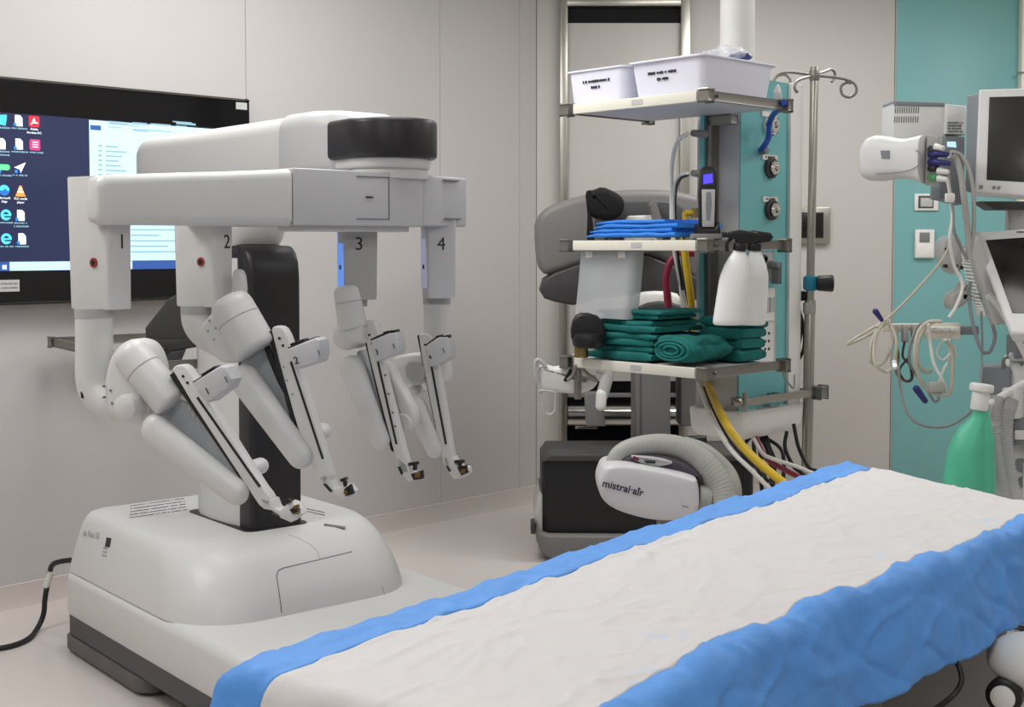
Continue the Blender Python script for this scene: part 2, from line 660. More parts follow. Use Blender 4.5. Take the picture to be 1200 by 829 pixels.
def icon(px, py, kind, cap):
    b = {'acrobat': 'glow_red', 'pink': 'glow_pink', 'sheet': 'glow_white', 'plane': 'glow_white', 'cone': 'glow_orange', 'edge': 'glow_blue', 'e': 'glow_cyan', 'folder': 'glow_cyan', 'pill': 'glow_green', 'page': 'glow_white'}[kind]
    c = T(px, py, .003)
    s = .0205
    mb = MB()
    pl = lambda pts, off=.003: mb.prism([c + TX * (x * s) + ZU * (y * s) + NW * (off - .003) for x, y in pts], -NW * .0008)
    o2 = None
    if kind in ('acrobat', 'pink'):
        pl(rrect(-1, 1, -1, 1, .3, 4))
    elif kind in ('sheet', 'page'):
        pl([(-.7, -1), (.7, -1), (.7, .5), (.25, 1), (-.7, 1)])
    elif kind == 'plane':
        pl([(-1.1, 0), (1.1, 1), (.1, -1), (-.05, -.35), (-.5, -.2)])
    elif kind == 'cone':
        pl([(-1, -1), (1, -1), (.75, -.5), (.2, 1), (-.2, 1), (-.75, -.5)])
    elif kind == 'pill':
        pl(rrect(-1, 1.2, -.45, .6, .45, 5))
    elif kind == 'folder':
        pl([(-1, -.8), (.7, -1), (1, .6), (.9, 1), (-1, .8)])
    else:
        pl([(math.cos(a * math.pi / 12), math.sin(a * math.pi / 12)) for a in range(24)])
    o = mb.obj('desktop_icon', b, screen)
    mb = MB()
    if kind == 'acrobat':
        for a, d in [((-.6, -.6), (0, .6)), ((0, .6), (.15, -.1)), ((.15, -.1), (.65, -.35)), ((-.45, -.3), (.65, -.2))]:
            A = c + TX * (a[0] * s) + ZU * (a[1] * s) + NW * .0006
            B = c + TX * (d[0] * s) + ZU * (d[1] * s) + NW * .0006
            mb.tube([A, B], .0016, 5, smooth=False)
        m2 = 'glow_white'
    elif kind == 'pink':
        for k in range(3):
            pl([(-.5, -.5 + .45 * k), (.6, -.5 + .45 * k), (.6, -.3 + .45 * k), (-.5, -.3 + .45 * k)], .0036)
        m2 = 'window_white'
    elif kind == 'cone':
        for y, w in ((-.15, .55), (.4, .32)):
            pl([(-w, y - .14), (w, y - .14), (w - .08, y + .14), (-w + .08, y + .14)], .0036)
        m2 = 'glow_white'
    elif kind == 'edge':
        pl([(.95 * math.cos(a * math.pi / 12), .95 * math.sin(a * math.pi / 12)) for a in range(0, 13)] + [(-.3, -.1), (.2, .35), (.5, -.1)], .0036)
        m2 = 'glow_cyan'
    elif kind == 'e':
        pl([(.45 * math.cos(a * math.pi / 8), .12 + .38 * math.sin(a * math.pi / 8)) for a in range(0, 9)], .0036)
        pl([(-.4, -.2), (1, -.2), (.9, -.45), (-.2, -.45)], .0036)
        m2 = 'desk_navy'
    else:
        pl([(-1, -1), (-.45, -1), (-.45, -.45), (-1, -.45)], .0036)
        m2 = 'glow_blue'
    mb.obj('icon_emblem', m2, screen)
    if cap and cap[0] != '#':
        for i, ln in enumerate(cap.split('\n')):
            text('icon_caption', ln, c - ZU * (.029 + .0135 * i), TX, ZU, .0115, 'glow_white', screen, .0004)
    elif cap:
        mb = MB()
        for i in range(len(cap)):
            dashes(mb, c - ZU * (.029 + .0125 * i), TX, ZU, random.uniform(.05, .062), .007, 8, .0004)
        mb.obj('icon_caption', 'glow_text', screen)


icon(2, 140.5, 'folder', '#')
icon(22, 141.5, 'sheet', '#')
icon(40, 142.5, 'acrobat', 'Adobe\nAcrobat DC')
icon(2, 168.5, 'page', '##')
icon(22.5, 169, 'sheet', '#')
icon(41, 169.8, 'pink', '#')
icon(4, 196.5, 'pill', '#')
icon(23.5, 196.5, 'plane', '#')
icon(5, 223, 'edge', 'Microsoft\nEdge')
icon(24, 224, 'cone', 'VLC media\nplayer')
icon(7, 252, 'e', '#')
icon(24.5, 252.5, 'sheet', '##')
icon(7.5, 280, 'e', '#')
icon(26, 280, 'page', '#')
# stickers on the bezel
mb = MB()
q = T(283, 124.3, .001)
mb.box(q, .055, .0015, .03, (TX, NW, ZU))
mb.obj('bezel_sticker', 'light_grey', tv)
q = T(10.5, 335, .001)
st = MB().box(q, .08, .0015, .044, (TX, NW, ZU)).obj('bezel_sticker', 'light_grey', tv)
mb = MB()
for i in range(2):
    dashes(mb, q + ZU * (.008 - .016 * i) + NW * .001, TX, ZU, .06, .006, 8)
mb.obj('sticker_print', 'print_soft', tv)
# ------------------------------------------------------------------ surgical robot
RA = V((-1.557, 4.39, 0))
a_ = math.radians(-50.2)
RU = V((math.cos(a_), math.sin(a_), 0))
RV = V((-math.sin(a_), math.cos(a_), 0))
def R(u, v, z):
    return RA + RU * u + RV * v + ZU * z


RX = (RU, RV, ZU)
rob = thing('surgical_robot', 'white four armed surgical robot with black fronted column on a broad wheeled base', 'robot', R(.6, .42, 0))


def ring(u0, u1, v0, v1, r, z, n=7):
    return [R(u, v, z) for u, v in rrect(u0, u1, v0, v1, r, n)]


mb = MB()
mb.loft([ring(0, 1.32, 0, .92, .07, .135), ring(-.005, 1.33, -.005, .925, .075, .15), ring(-.005, 1.33, -.005, .925, .075, .255), ring(0, 1.322, 0, .92, .07, .275), ring(.02, 1.30, .02, .90, .06, .285)])
tier = mb.obj('base_platform', 'robot_white', rob, 50)
mb = MB()
LV = [(.004, 0, .283), (.010, .008, .32), (.021, .03, .37), (.032, .065, .415), (.041, .105, .449), (.050, .14, .470), (.062, .175, .484), (.080, .21, .491), (.105, .245, .494)]
rings = []
for i, (iv, iu, z) in enumerate(LV):
    rings.append(ring(.01 + iv * .8, 1.005 - iu, .0 + iv, .84 - iv, [.22, .22, .05, .05], z, 10))
mb.loft(rings)
body = mb.obj('base_cover', 'robot_white', rob, 60)
mb = MB()
mb.loft([ring(.01, 1.31, .01, .91, .06, .06), ring(0, 1.318, 0, .918, .07, .068), ring(0, 1.318, 0, .918, .07, .14)])
mb.obj('base_skirt', 'skirt_grey', rob, 50)
mb = MB()
mb.loft([ring(-.002, .66, -.004, .3, .06, .014), ring(-.005, .665, -.006, .3, .065, .02), ring(-.005, .665, -.006, .3, .065, .058), ring(.001, .66, .001, .3, .06, .062)])
mb.obj('bumper', 'bumper_grey', rob, 50)
for u, v in ((.2, .14), (.2, .78), (1.1, .14), (1.1, .78)):
    MB().cyl(R(u - .0, v - .03, .055), R(u, v + .03, .055), .053, seg=24, bev=.008).obj('wheel', 'black_plastic', rob)
bv = world_bvh(body)
tv_ = world_bvh(tier)


def seam(bvh, pix, r=.0016):
    pts = []
    for (a, b), (c, d) in zip(pix[:-1], pix[1:]):
        for k in range(6):
            t = k / 6
            h, n = hit(bvh, a + (c - a) * t, b + (d - b) * t)
            if h is not None:
                pts.append(h)
    if len(pts) < 2:
        pts = [R(.5, .42, .3), R(.51, .42, .3)]
    return MB().tube(pts, r, 6, smooth=False)


seam(bv, [(332, 735), (328, 702), (324, 675), (326, 669), (332, 666), (375, 656), (420, 645)]).obj('panel_seam', 'print_soft', rob)
seam(bv, [(375, 656), (372, 647), (366, 640), (352, 632), (335, 626)], .001).obj('panel_seam', 'print_faint', rob)
seam(bv, [(452, 702), (449, 692), (447, 686)], .001).obj('panel_seam', 'print_soft', rob)


def decal_frame(bvh, px, py, dx=(1, 0)):
    h, n = hit(bvh, px, py)
    h2, _ = hit(bvh, px + 6 * dx[0], py + 6 * dx[1])
    if h is None or h2 is None:
        print('MISS', px, py)
        return R(.5, .4, .5), RU, RV
    x = (h2 - h).normalized()
    if n.dot(h - CAM) > 0:
        n = -n
    x = (x - n * x.dot(n)).normalized()
    return h + n * .001, x, n.cross(x)


o, x, y = decal_frame(bv, 107, 627, (1, .2))
text('model_mark', 'da Vinci Xi', o, x, y, .03, 'print_faint', rob, .0004)
o, x, y = decal_frame(bv, 127, 636, (1, .2))
MB().box(o, .036, .03, .001, (x, y, x.cross(y))).obj('warning_plate', 'print_dark', rob)
o, x, y = decal_frame(bv, 123, 647, (1, .2))
mb = MB()
for i in range(3):
    dashes(mb, o + y * (.012 - .012 * i), x, y, .03, .006, 5)
mb.obj('small_print', 'print_faint', rob)
for i in range(5):
    o, x, y = decal_frame(bv, 185, 589 + i * 3.4, (1, -.14))
    mb = MB()
    dashes(mb, o, x, y, .2, .009, 10)
    mb.obj('instruction_print', 'print_soft', rob)
mb = MB()
o, x, y = decal_frame(bv, 392, 617, (1, .22))
mb.box(o, .07, .018, .001, (x, y, x.cross(y)))
mb.obj('top_label', 'print_soft', rob)
mb = MB()
for i in range(2):
    o, x, y = decal_frame(bv, 370, 599 + 3 * i, (1, .22))
    dashes(mb, o, x, y, .09, .007, 10)
mb.obj('small_print', 'print_soft', rob)

# column: bulged white shell with black front
mb = MB()
def colring(z, g=1.0):
    pts = [(.70, .335), (.60, .318), (.50, .312), (.42, .316), (.36, .335), (.335, .36), (.335, .48), (.36, .505), (.42, .524), (.5, .528), (.6, .522), (.70, .505)]
    return [R(.55 + (u - .55) * g, .42 + (v - .42) * g, z) for u, v in pts]
mb.loft([colring(.47), colring(1.33), colring(1.36, .97)])
mb.obj('column_shell', 'robot_white', rob, 40)
mb = MB()
def frring(z, uc=0.0, top=0):
    return [R(u, v, z) for u, v in rrect(.655, .755 - uc, .328, .512, .02, 4)]
mb.loft([frring(.472), frring(1.30), frring(1.345, .006), frring(1.375, .02), frring(1.395, .045), frring(1.40, .07)])
mb.obj('column_front', 'robot_black', rob, 40)
MB().prism([R(u, v, 1.33) for u, v in rrect(.34, .70, .33, .51, .06, 6)], ZU * .075, .03).obj('column_cap', 'robot_black', rob)
mb = MB()
c = R(.54, .42, 0)
mb.lathe(c, ZU, [(.06, 1.38), (.115, 1.40), (.128, 1.425), (.135, 1.45), (.14, 1.49), (.14, 1.58)], 32)
mb.obj('column_neck', 'robot_white', rob)
# slot plate at the foot of the column
MB().prism([R(u, v, .484) for u, v in rrect(.328, .762, .306, .534, .03, 5)], ZU * .0125, .001).obj('column_plinth', 'robot_black', rob)

# overhead boom
mb = MB()
def boomring(u, dz=0.0, dv=0.0, z0=1.585, z1=1.782):
    return [R(u, v, z) for v, z in rrect(.285 + dv, .555 - dv, z0 + dz * .5, z1 - dz, .05, 6)]
mb.loft([boomring(-.075, .05, .07), boomring(-.07, .03, .045), boomring(-.045, .014, .02), boomring(-.0, .004, .006), boomring(.06), boomring(1.02)])
mb.obj('boom', 'robot_white', rob, 45)
mb = MB()
mb.loft([boomring(1.02, -.002, -.002), boomring(1.03, -.006, -.005), boomring(1.16, -.006, -.005), boomring(1.26, .0, .01), boomring(1.30, .03, .05)])
mb.obj('boom_sleeve', 'robot_white_cool', rob, 45)
PVT = P(455, 160, 3.6)
PVT.z = 0
pc = PVT
rr = .137
du = V((RU.x, RU.y, 0))
pts = []
for i in range(21):
    a = math.radians(-100 + 200 * i / 20)
    pts.append(pc + RU * (rr * math.cos(a)) + RV * (rr * math.sin(a)))
pts += [pc - RU * .22 + RV * .115, pc - RU * .235, pc - RU * .22 - RV * .115]
zc0, zc1 = P(455, 185, 3.5).z, P(455, 139.5, 3.55).z
MB().prism([p + ZU * zc0 for p in pts], ZU * (zc1 - zc0), .014).obj('boom_cap', 'robot_black', rob, 40)
MB().prism([p * 1 + ZU * (zc0 - .028) for p in [pc + (q - pc) * .86 for q in pts[:21]] + [pc - RU * .2 + RV * .10, pc - RU * .2 - RV * .10]], ZU * .04, .01).obj('cap_underside', 'robot_white', rob, 40)
MB().lathe(pc, ZU, [(.085, 1.58), (.112, 1.585), (.112, 1.605), (.106, 1.612), (.106, 1.62), (.112, 1.63), (.112, 1.65), (.1, 1.66)], 40).obj('pivot_ring', 'robot_white', rob)

# carriage that carries the four arms
O1 = V((-1.0, 3.1, 0))
CV, CU = RV, RU
def K(v, u, z):
    return O1 + CV * v + CU * u + ZU * z
def wingring(v, z0, z1, du=0.0, dz=0.0, u0=.045, u1=.13):
    return [K(v, u, z) for u, z in rrect(u0 + du, u1 - du, z0 + dz, z1 - dz, .024, 5)]
mb = MB()
mb.loft([wingring(-.052, 1.455, 1.562, .015, .012), wingring(-.047, 1.45, 1.563, .006, .005), wingring(-.03, 1.449, 1.565), wingring(.2, 1.449, 1.58, u0=.04), wingring(.26, 1.449, 1.583, u0=-.07), wingring(.458, 1.45, 1.597, u0=-.08)])
mb.obj('carriage_wing', 'robot_white', rob, 50)
MB().prism([K(v, u, 1.452) for v, u in [(.463, -.08), (.463, .128), (.86, .13), (.895, .10), (.895, -.08)]], ZU * .148, .005).obj('carriage_centre', 'robot_white_cool', rob)
MB().prism([K(v, u, 1.455) for v, u in [(.897, -.07), (.897, .098), (1.04, .07), (1.10, .03), (1.11, -.07)]], ZU * .142, .005).obj('carriage_end', 'robot_white_cool', rob)
MB().prism([K(v, u, 1.438) for v, u in rrect(.5, .86, -.04, .10, .03, 4)], ZU * .016, .004).obj('carriage_tray', 'robot_white', rob)
mb = MB()
for q in ([(.655, 1.47), (.655, 1.473), (.76, 1.473), (.76, 1.47)], [(.757, 1.47), (.757, 1.585), (.76, 1.585), (.76, 1.47)], [(.655, 1.583), (.655, 1.586), (.76, 1.586), (.76, 1.583)]):
    mb.prism([K(v, .1307, z) for v, z in q], CU * -.002)
for q in ([(.98, 1.475), (.98, 1.478), (1.05, 1.478), (1.05, 1.475)], [(.975, 1.585), (.975, 1.588), (1.04, 1.588), (1.04, 1.585)]):
    mb.prism([K(v, .084 - (v - .97) * .28, z) for v, z in q], CU * .012)
mb.obj('service_panel_seam', 'print_soft', rob)
MB().box(K(.695, .1315, 1.53), .022, .003, .004, (CV, CU, ZU)).obj('panel_mark', 'print_dark', rob)

# helm at the rear: U-shaped handle and tilted touchpad
zh = 1.03
mb = MB()
def hb(p, q, w=.018, h=.03):
    p, q = V(p), V(q)
    d = (q - p).normalized()
    s = d.cross(ZU).normalized()
    mb.box((p + q) / 2, (q - p).length + .03, w, h, (d, s, ZU), .005)
hb(R(-.52, .17, zh), R(-.52, .67, zh), .03, .035)
hb(R(-.52, .17, zh), R(.36, .2, zh - .03))
hb(R(-.52, .67, zh), R(.36, .64, zh - .03))
hb(R(.36, .2, zh - .03), R(.36, .64, zh - .03))
mb.obj('helm_handle', 'steel_rail', rob)
TPO, TPN = R(.0, .42, 1.1), V((.2, -.98, 0))
def tp(px, py, o=0):
    return PP(px, py, TPO + TPN * o, TPN)
MB().prism([tp(*q) for q in [(171, 396), (170, 385), (196, 352), (206, 346), (236, 348), (238, 404), (210, 405), (188, 412), (176, 408)]], -TPN * .08, .012).obj('touchpad', 'console_dark', rob, 30)
mb = MB()
for q, o in (([(168, 402), (176, 396), (200, 398), (232, 396), (232, 407), (202, 412), (190, 424), (182, 424)], .01), ([(186, 424), (200, 412), (218, 410), (212, 424), (206, 434), (196, 432)], .02), ([(176, 404), (196, 408), (180, 416)], .03)):
    mb.prism([tp(*p, o) for p in q], -TPN * .035, .008)
mb.obj('touchpad_cover', 'dark_grey', rob, 30)

# ---------------------------------------------------------------- arms
AW = V((.955, -.296, 0)).normalized()
AN = V((-AW.y * -1, AW.x * -1, 0))     # towards the camera
AN = V((AW.y, -AW.x, 0))


def make_arm(num, cx, cy, rot, zt, zbot, w, dp, mats, numface):
    """housing prism under the carriage; returns (arm mesh builder, project function)"""
    c = V((cx, cy, 0))
    O = c.copy()
    def Q(px, py, off=0.0):
        return PP(px, py, O + AN * off, AN)
    return Q


def sz(px, d):
    return px * d / F


arms = []
def build_arm(num, px_c, dep, ang, h, tube, hub, uplink, elbow, plate, low, rail, strip, slot, carr, cstrip, cnum, discp, tip, extra, hubmat='robot_white', upoff=.02, hubth=.10, hubbev=.03):
    O = P(px_c, 300, dep)
    O.z = 0
    def Q(p, off=0.0):
        return PP(p[0], p[1], O + AN * off, AN)
    D = dep
    mb = MB()
    # vertical tube and hub make the arm's own mesh
    if tube:
        mb.tube([Q(p, -.01) for p in tube[0]], lambda t: sz(tube[1] + (tube[2] - tube[1]) * t, D), 24, 6)
        q = Q(tube[0][-1], -.01)
        mb.ball(q, sz(tube[2], D))
    if hub:
        mb.prism([Q(p, .045) for p in hub], -AN * hubth, hubbev, 4, 2)
    arm = mb.obj('robot_arm', 'robot_white', rob, 50)
    # housing
    an, nf = ang
    X = V((math.cos(an), math.sin(an), 0))          # outward normal of numbered face
    Y = V((-X.y, X.x, 0))                            # towards the rear right
    hw, hd, zb, zt = h['w'], h['d'], h['zb'], h['zt']
    cc = V((h['c'].x, h['c'].y, 0))
    def hr(z, g):
        rr = rrect(-hd / 2, hd / 2, -hw / 2, hw / 2, [.008, .008, .03, .035], 6)
        return [cc + X * (a * (1 if a > 0 else g)) + Y * (b * g) + ZU * z for a, b in rr]
    mb = MB()
    mb.loft([hr(zb, .90), hr(zb + .004, .93), hr(zt - .004, 1.0), hr(zt, .98)])
    hs = mb.obj('arm_housing', h.get('m', 'robot_white'), arm, 50)
    tcc = Q(tube[0][0], -.01) if tube else cc
    rc = sz(tube[1], D) * 1.03 if tube else .03
    MB().cyl(V((tcc.x, tcc.y, zb - .02)), V((tcc.x, tcc.y, zb + .002)), rc, seg=32).obj('housing_collar', 'robot_grey', arm)
    text('arm_number', str(num), cc + X * (hd / 2 + .0006) + Y * h['nx'] + ZU * h['nz'], Y, ZU, .052 if num > 2 else .05, 'print_dark', arm, .0005)
    if h.get('dot'):
        q = h['dot']
        MB().cyl(q - Y * -.006, q - Y * .004, .0115, seg=20).obj('red_button', 'red_dot', arm)
        MB().cyl(q - Y * -.006, q - Y * .005, .006, seg=16).obj('button_centre', 'black_plastic', arm)
    if h.get('light'):
        m, g = h['light']
        MB().prism([cc - Y * (hw / 2 * .96 + .001) + X * a + ZU * z for a, z in [(-hd / 2 + .022, zb + .03), (hd / 2 - .01, zb + .03), (hd / 2 - .01, zt - .02), (-hd / 2 + .022, zt - .02)]], Y * .004, .001).obj('status_light', m, arm)
        MB().box(cc - Y * (hw / 2 * .96 + .002) + X * .01 + ZU * (zb + .09), .008, .004, .012, (X, Y, ZU)).obj('light_sensor', 'black_plastic', arm)
    if uplink:
        (p, q, r0, r1) = uplink
        mb = MB()
        A0, B0 = Q(p, upoff), Q(q, upoff)
        dd = (B0 - A0).normalized()
        R0, R1 = sz(r0, D), sz(r1, D)
        A0 = A0 - dd * R0 * .8
        B0 = B0 + dd * R1 * .7
        LL = (B0 - A0).length
        mb.lathe(A0, dd, [(R0 * .3, 0), (R0 * .62, .003), (R0 * .82, R0 * .14), (R0 * .95, R0 * .36), (R0, R0 * .62), (R1, LL - R1 * .25), (R1 * .96, LL - R1 * .1), (R1 * .86, LL), (.002, LL + .001)], 32)
        a, b = Q(p, upoff), Q(q, upoff)
        s_ = a + (b - a) * .3
        o = mb.obj('upper_link', 'robot_white', arm, 60)
        d = (b - a).normalized()
        rs = sz(r0 + (r1 - r0) * .3, D)
        x, y = perp(d)
        MB().tube([s_ + x * (rs * math.cos(i * math.pi / 12)) + y * (rs * math.sin(i * math.pi / 12)) for i in range(25)], .0014, 6, smooth=False).obj('link_seam', 'robot_grey', arm)
    if elbow:
        p, r = elbow
        q = Q(p, .06)
        MB().lathe(q - AN * .08, AN, [(sz(r, D), 0), (sz(r, D), .09), (sz(r, D) * .93, .099), (sz(r, D) * .6, .104), (.002, .105)], 28).obj('elbow_cap', 'robot_white', arm)
    if plate:
        MB().prism([Q(p, .012) for p in plate], -AN * .05, .006, 3, 1).obj('parallel_plate', 'robot_plate', arm)
    if low:
        p, q, r0, r1 = low
        MB().capsule(Q(p, .05), Q(q, .05), sz(r0, D), sz(r1, D), 28, (AN, .75)).obj('lower_link', 'robot_white', arm, 60)
    if discp:
        p, r = discp
        q = Q(p, -.03)
        MB().lathe(q - AN * .03, AN, [(sz(r, D) * .9, 0), (sz(r, D), .006), (sz(r, D), .05), (sz(r, D) * .85, .058)], 24).obj('joint_disc', 'robot_white', arm)
    rl = MB().prism([Q(p, .05) for p in rail], -AN * .035, .005, 3, 1).obj('insertion_rail', 'robot_white', arm, 40)
    MB().prism([Q(p, .048) for p in strip], -AN * .04, .003).obj('rail_strip', 'robot_black', arm)
    mb = MB()
    for (p, q, w) in slot[:1]:
        d = (V(q) - V(p)).normalized()
        n = V((-d.y, d.x)) * w
        mb.prism([Q((p[0] - n.x, p[1] - n.y), .052), Q((p[0] + n.x, p[1] + n.y), .052), Q((q[0] + n.x, q[1] + n.y), .052), Q((q[0] - n.x, q[1] - n.y), .052)], -AN * .006)
    mb.obj('rail_slot', 'robot_black', arm)
    if len(slot) > 1:
        p, q, w = slot[1]
        MB().cyl(Q(p, .035), Q(q, .035), sz(w, D), seg=12).obj('lead_screw', 'robot_grey', arm)
    cg = MB().prism([Q(p, .095) for p in carr], -AN * .055, .006, 3, 0).obj('instrument_carriage', 'robot_white_cool', arm, 40)
    mb = MB()
    for p, q, w in cstrip:
        d = (V(q) - V(p)).normalized()
        n = V((-d.y, d.x)) * w
        mb.prism([Q((p[0] - n.x, p[1] - n.y), .09), Q((p[0] + n.x, p[1] + n.y), .09), Q((q[0] + n.x, q[1] + n.y), .09), Q((q[0] - n.x, q[1] - n.y), .09)], -AN * .03, .002)
    mb.obj('carriage_contacts', 'black_plastic', arm)
    p, s_, dx = cnum
    q = Q(p, .0965)
    xd = (Q((p[0] + 6 * dx[0], p[1] + 6 * dx[1]), .0965) - q).normalized()
    text('carriage_number', str(num), q, xd, AN.cross(xd), s_ * D / F, 'print_dark', arm, .0005)
    p2 = (p[0] + cnum[2][0] * 20 * (s_ / 12) * 1.4, p[1] + cnum[2][1] * 20 * (s_ / 12) * 1.4 - 1)
    q = Q(p2, .0965)
    MB().box(q, .003, .014, .002, (xd, AN.cross(xd), AN)).obj('carriage_mark', 'print_soft', arm)
    mb = MB()
    for e in (0, 1):
        s_ = Q(rail[1], .052) + (Q(slot[0][0], .052) - Q(rail[1], .052)) * (.35 + .2 * e)
        mb.cyl(s_ - AN * .004, s_, .0035, seg=10)
    mb.obj('rail_screw', 'print_dark', arm)
    # cannula clamp at the tip
    cl = MB().prism([Q(p, .05) for p in tip['white']], -AN * .04, .005, 2, 0).obj('cannula_clamp', 'robot_white', arm, 40)
    mb = MB()
    for pg in tip['black']:
        cx_, cy_ = sum(p[0] for p in pg) / len(pg), sum(p[1] for p in pg) / len(pg)
        mb.prism([Q((cx_ + (p[0] - cx_) * .88, cy_ + (p[1] - cy_) * .88), .056) for p in pg], -AN * .016, .002)
    mb.obj('clamp_lever', 'black_plastic', arm)
    mb = MB()
    for (x, y, r) in tip['gold']:
        q = Q((x, y), .062)
        mb.box(q, sz(r, D) * 1.5, sz(r, D) * 1.5, .02, (AW, ZU, AN), .001)
    mb.obj('clamp_latch', 'gold', arm)
    for nm, kind, m, off, th, bv_, sm, pts in extra:
        if kind == 'poly':
            MB().prism([Q(p, off) for p in pts], -AN * th, bv_, 4, sm).obj(nm, m, arm, 50)
        elif kind == 'tube':
            pp, r0, r1 = pts
            mb = MB().tube([Q(p, off) for p in pp], lambda t: sz(r0 + (r1 - r0) * t, D), 24, 6)
            mb.obj(nm, m, arm, 50)
        elif kind == 'ball':
            p, r, s = pts
            MB().ball(Q(p, off), sz(r, D), s).obj(nm, m, arm)
        elif kind == 'screws':
            mb = MB()
            for p in pts:
                q = Q(p, off)
                mb.cyl(q - AN * .006, q, .003, seg=8)
            mb.obj(nm, m, arm)
    return arm


def hc(px_l, px_m, px_r, dm, xn):
    """corner of the housing nearest the camera and the two face widths -> centre"""
    return None


def housing(px_m, dm, ang, w, d):
    X = V((math.cos(ang), math.sin(ang), 0))
    Y = V((-X.y, X.x, 0))
    corner = P(px_m, 300, dm)
    return V((corner.x, corner.y, 0)) - X * d / 2 + Y * w / 2


def zat(py, d):
    return P(600, py, d).z


AN1 = math.radians(-30)
c1 = housing(126, 3.03, AN1, .078, .155)
h1 = dict(w=.078, d=.155, zb=zat(363, 3.05), zt=zat(207, 3.08), c=c1, nx=.006, nz=zat(284, 3.03), nk=.95)
X1 = V((math.cos(AN1), math.sin(AN1), 0)); Y1 = V((-X1.y, X1.x, 0))
h1['dot'] = PP(110.5, 308, c1 - Y1 * .037, Y1)
tip1 = dict(white=[(304, 583), (318, 586), (322, 596), (328, 598.5), (338, 589), (346, 592), (353, 603), (340, 613), (326, 607), (318, 599), (308, 597)],
            black=[[(338, 598), (345, 593), (350, 599), (343, 604)], [(331, 587), (338, 584), (341, 589), (334, 592)], [(318, 601), (326, 605), (327, 608), (317, 603)]], gold=[(347.5, 594, 2.2), (349, 601, 1.5)])
build_arm(1, 115, 3.06, (AN1, 0), h1,
          ([(110, 362), (110.5, 410), (111, 445), (117, 462), (132, 474)], 21.5, 22),
          [(151, 397), (137, 402), (124, 417), (117, 445), (116, 470), (121, 489), (134, 497), (152, 501), (166, 492), (176, 470), (178, 435), (168, 406)],
          ((158, 421), (193, 463), 21.5, 21.5), ((151, 477), 15),
          [(184, 462), (200, 452), (216, 455), (246, 500), (282, 556), (276, 562), (230, 530), (190, 500)],
          ((182, 504), (277, 577), 18, 15),
          [(200, 435), (205, 428), (215, 428), (223, 438), (304, 568), (317, 584), (318, 598), (306, 597), (294, 579)],
          [(198, 440), (204, 435), (284, 556), (280, 561)],
          [((231, 466), (304, 571), 1.3), ((237, 470), (308, 570), 1.6)],
          [(225, 449), (258, 428.5), (264, 431), (270, 445), (266, 456), (244, 472), (239, 469)],
          [((226, 449), (256, 430), 1.5), ((236, 441), (252, 431), 2.2)],
          ((243, 459), 11, (.86, -.5)), ((300, 548), 9.5), tip1,
          [('tube_mark', 'poly', 'black_plastic', .033, .006, .001, 0, [(94, 459), (98, 461), (98, 467), (95, 467)]),
           ('hub_screw', 'screws', 'print_soft', .0475, 0, 0, 0, [(121, 453), (129, 458), (121, 466), (131, 473)]),
           ('rail_screw_row', 'screws', 'print_faint', .052, 0, 0, 0, [(222, 480), (226, 487), (232, 497)]),
           ('link_cover', 'poly', 'robot_white', .03, .05, .008, 1, [(190, 462), (210, 446), (216, 455), (222, 474), (204, 466)])], upoff=.03)

c2 = housing(250.5, 3.22, AN1, .072, .155)
h2 = dict(w=.072, d=.155, zb=zat(360, 3.25), zt=1.50, c=c2, nx=.012, nz=zat(284, 3.2), nk=.98)
h2['dot'] = PP(236, 307, c2 - Y1 * .034, Y1)
tip2 = dict(white=[(371, 558), (386, 556), (388, 566), (391, 573), (406, 569), (413, 577), (411, 583), (400, 585.5), (389, 578), (378, 570)],
            black=[[(402, 574), (410, 567), (414, 580), (404, 583)], [(397, 562), (404, 559.5), (406, 563), (399, 566)], [(401, 564), (404, 564), (405, 571), (402, 571)], [(377, 567), (381, 567), (390, 577), (387, 578)]], gold=[(406, 577, 2)])
build_arm(2, 237, 3.26, (AN1, 0), h2,
          ([(231, 358), (232, 375), (240, 388), (256, 398)], 18.5, 20),
          [(244, 370), (258, 352), (272, 366), (286, 400), (284, 422), (270, 427), (257, 425), (247, 416), (234, 398), (230, 386)],
          ((275, 366), (292, 396), 25, 25.5), None,
          [(278, 424), (306, 406), (318, 418), (336, 462), (352, 520), (344, 522), (312, 470), (290, 440)],
          ((288, 446), (352, 534), 18.5, 15.5),
          [(317, 389), (320, 382), (330, 383), (336, 393), (341, 408), (386, 552), (388, 566), (378, 570), (371, 560), (353, 520)],
          [(313, 389), (318, 387), (352, 521), (346, 515)],
          [((340.5, 424), (378, 538), 1.2), ((346, 428), (385, 550), 1.6)],
          [(335.5, 409.5), (369, 396), (374, 399), (376, 415), (373, 425), (349, 433), (344.5, 430)],
          [((337, 409), (369, 396.5), 1.5), ((340, 405), (356, 399), 2)],
          ((347, 423), 12, (.95, -.3)), ((374, 507), 10), tip2,
          [('link_fin', 'poly', 'robot_white', -.01, .03, .008, 1, [(270, 345), (271, 319), (276, 315), (282, 318), (285, 336), (284, 350)]),
           ('hub_screw', 'screws', 'print_faint', .0475, 0, 0, 0, [(243, 388), (250, 398), (245, 376), (252, 385)]),
           ('link_cover', 'poly', 'robot_black', .03, .04, .005, 1, [(306, 404), (314, 400), (335, 458), (330, 462)]),
           ('rail_screw_row', 'screws', 'print_faint', .052, 0, 0, 0, [(332, 430), (336, 446), (342, 462)])], upoff=.05, hubth=.09, hubbev=.012)

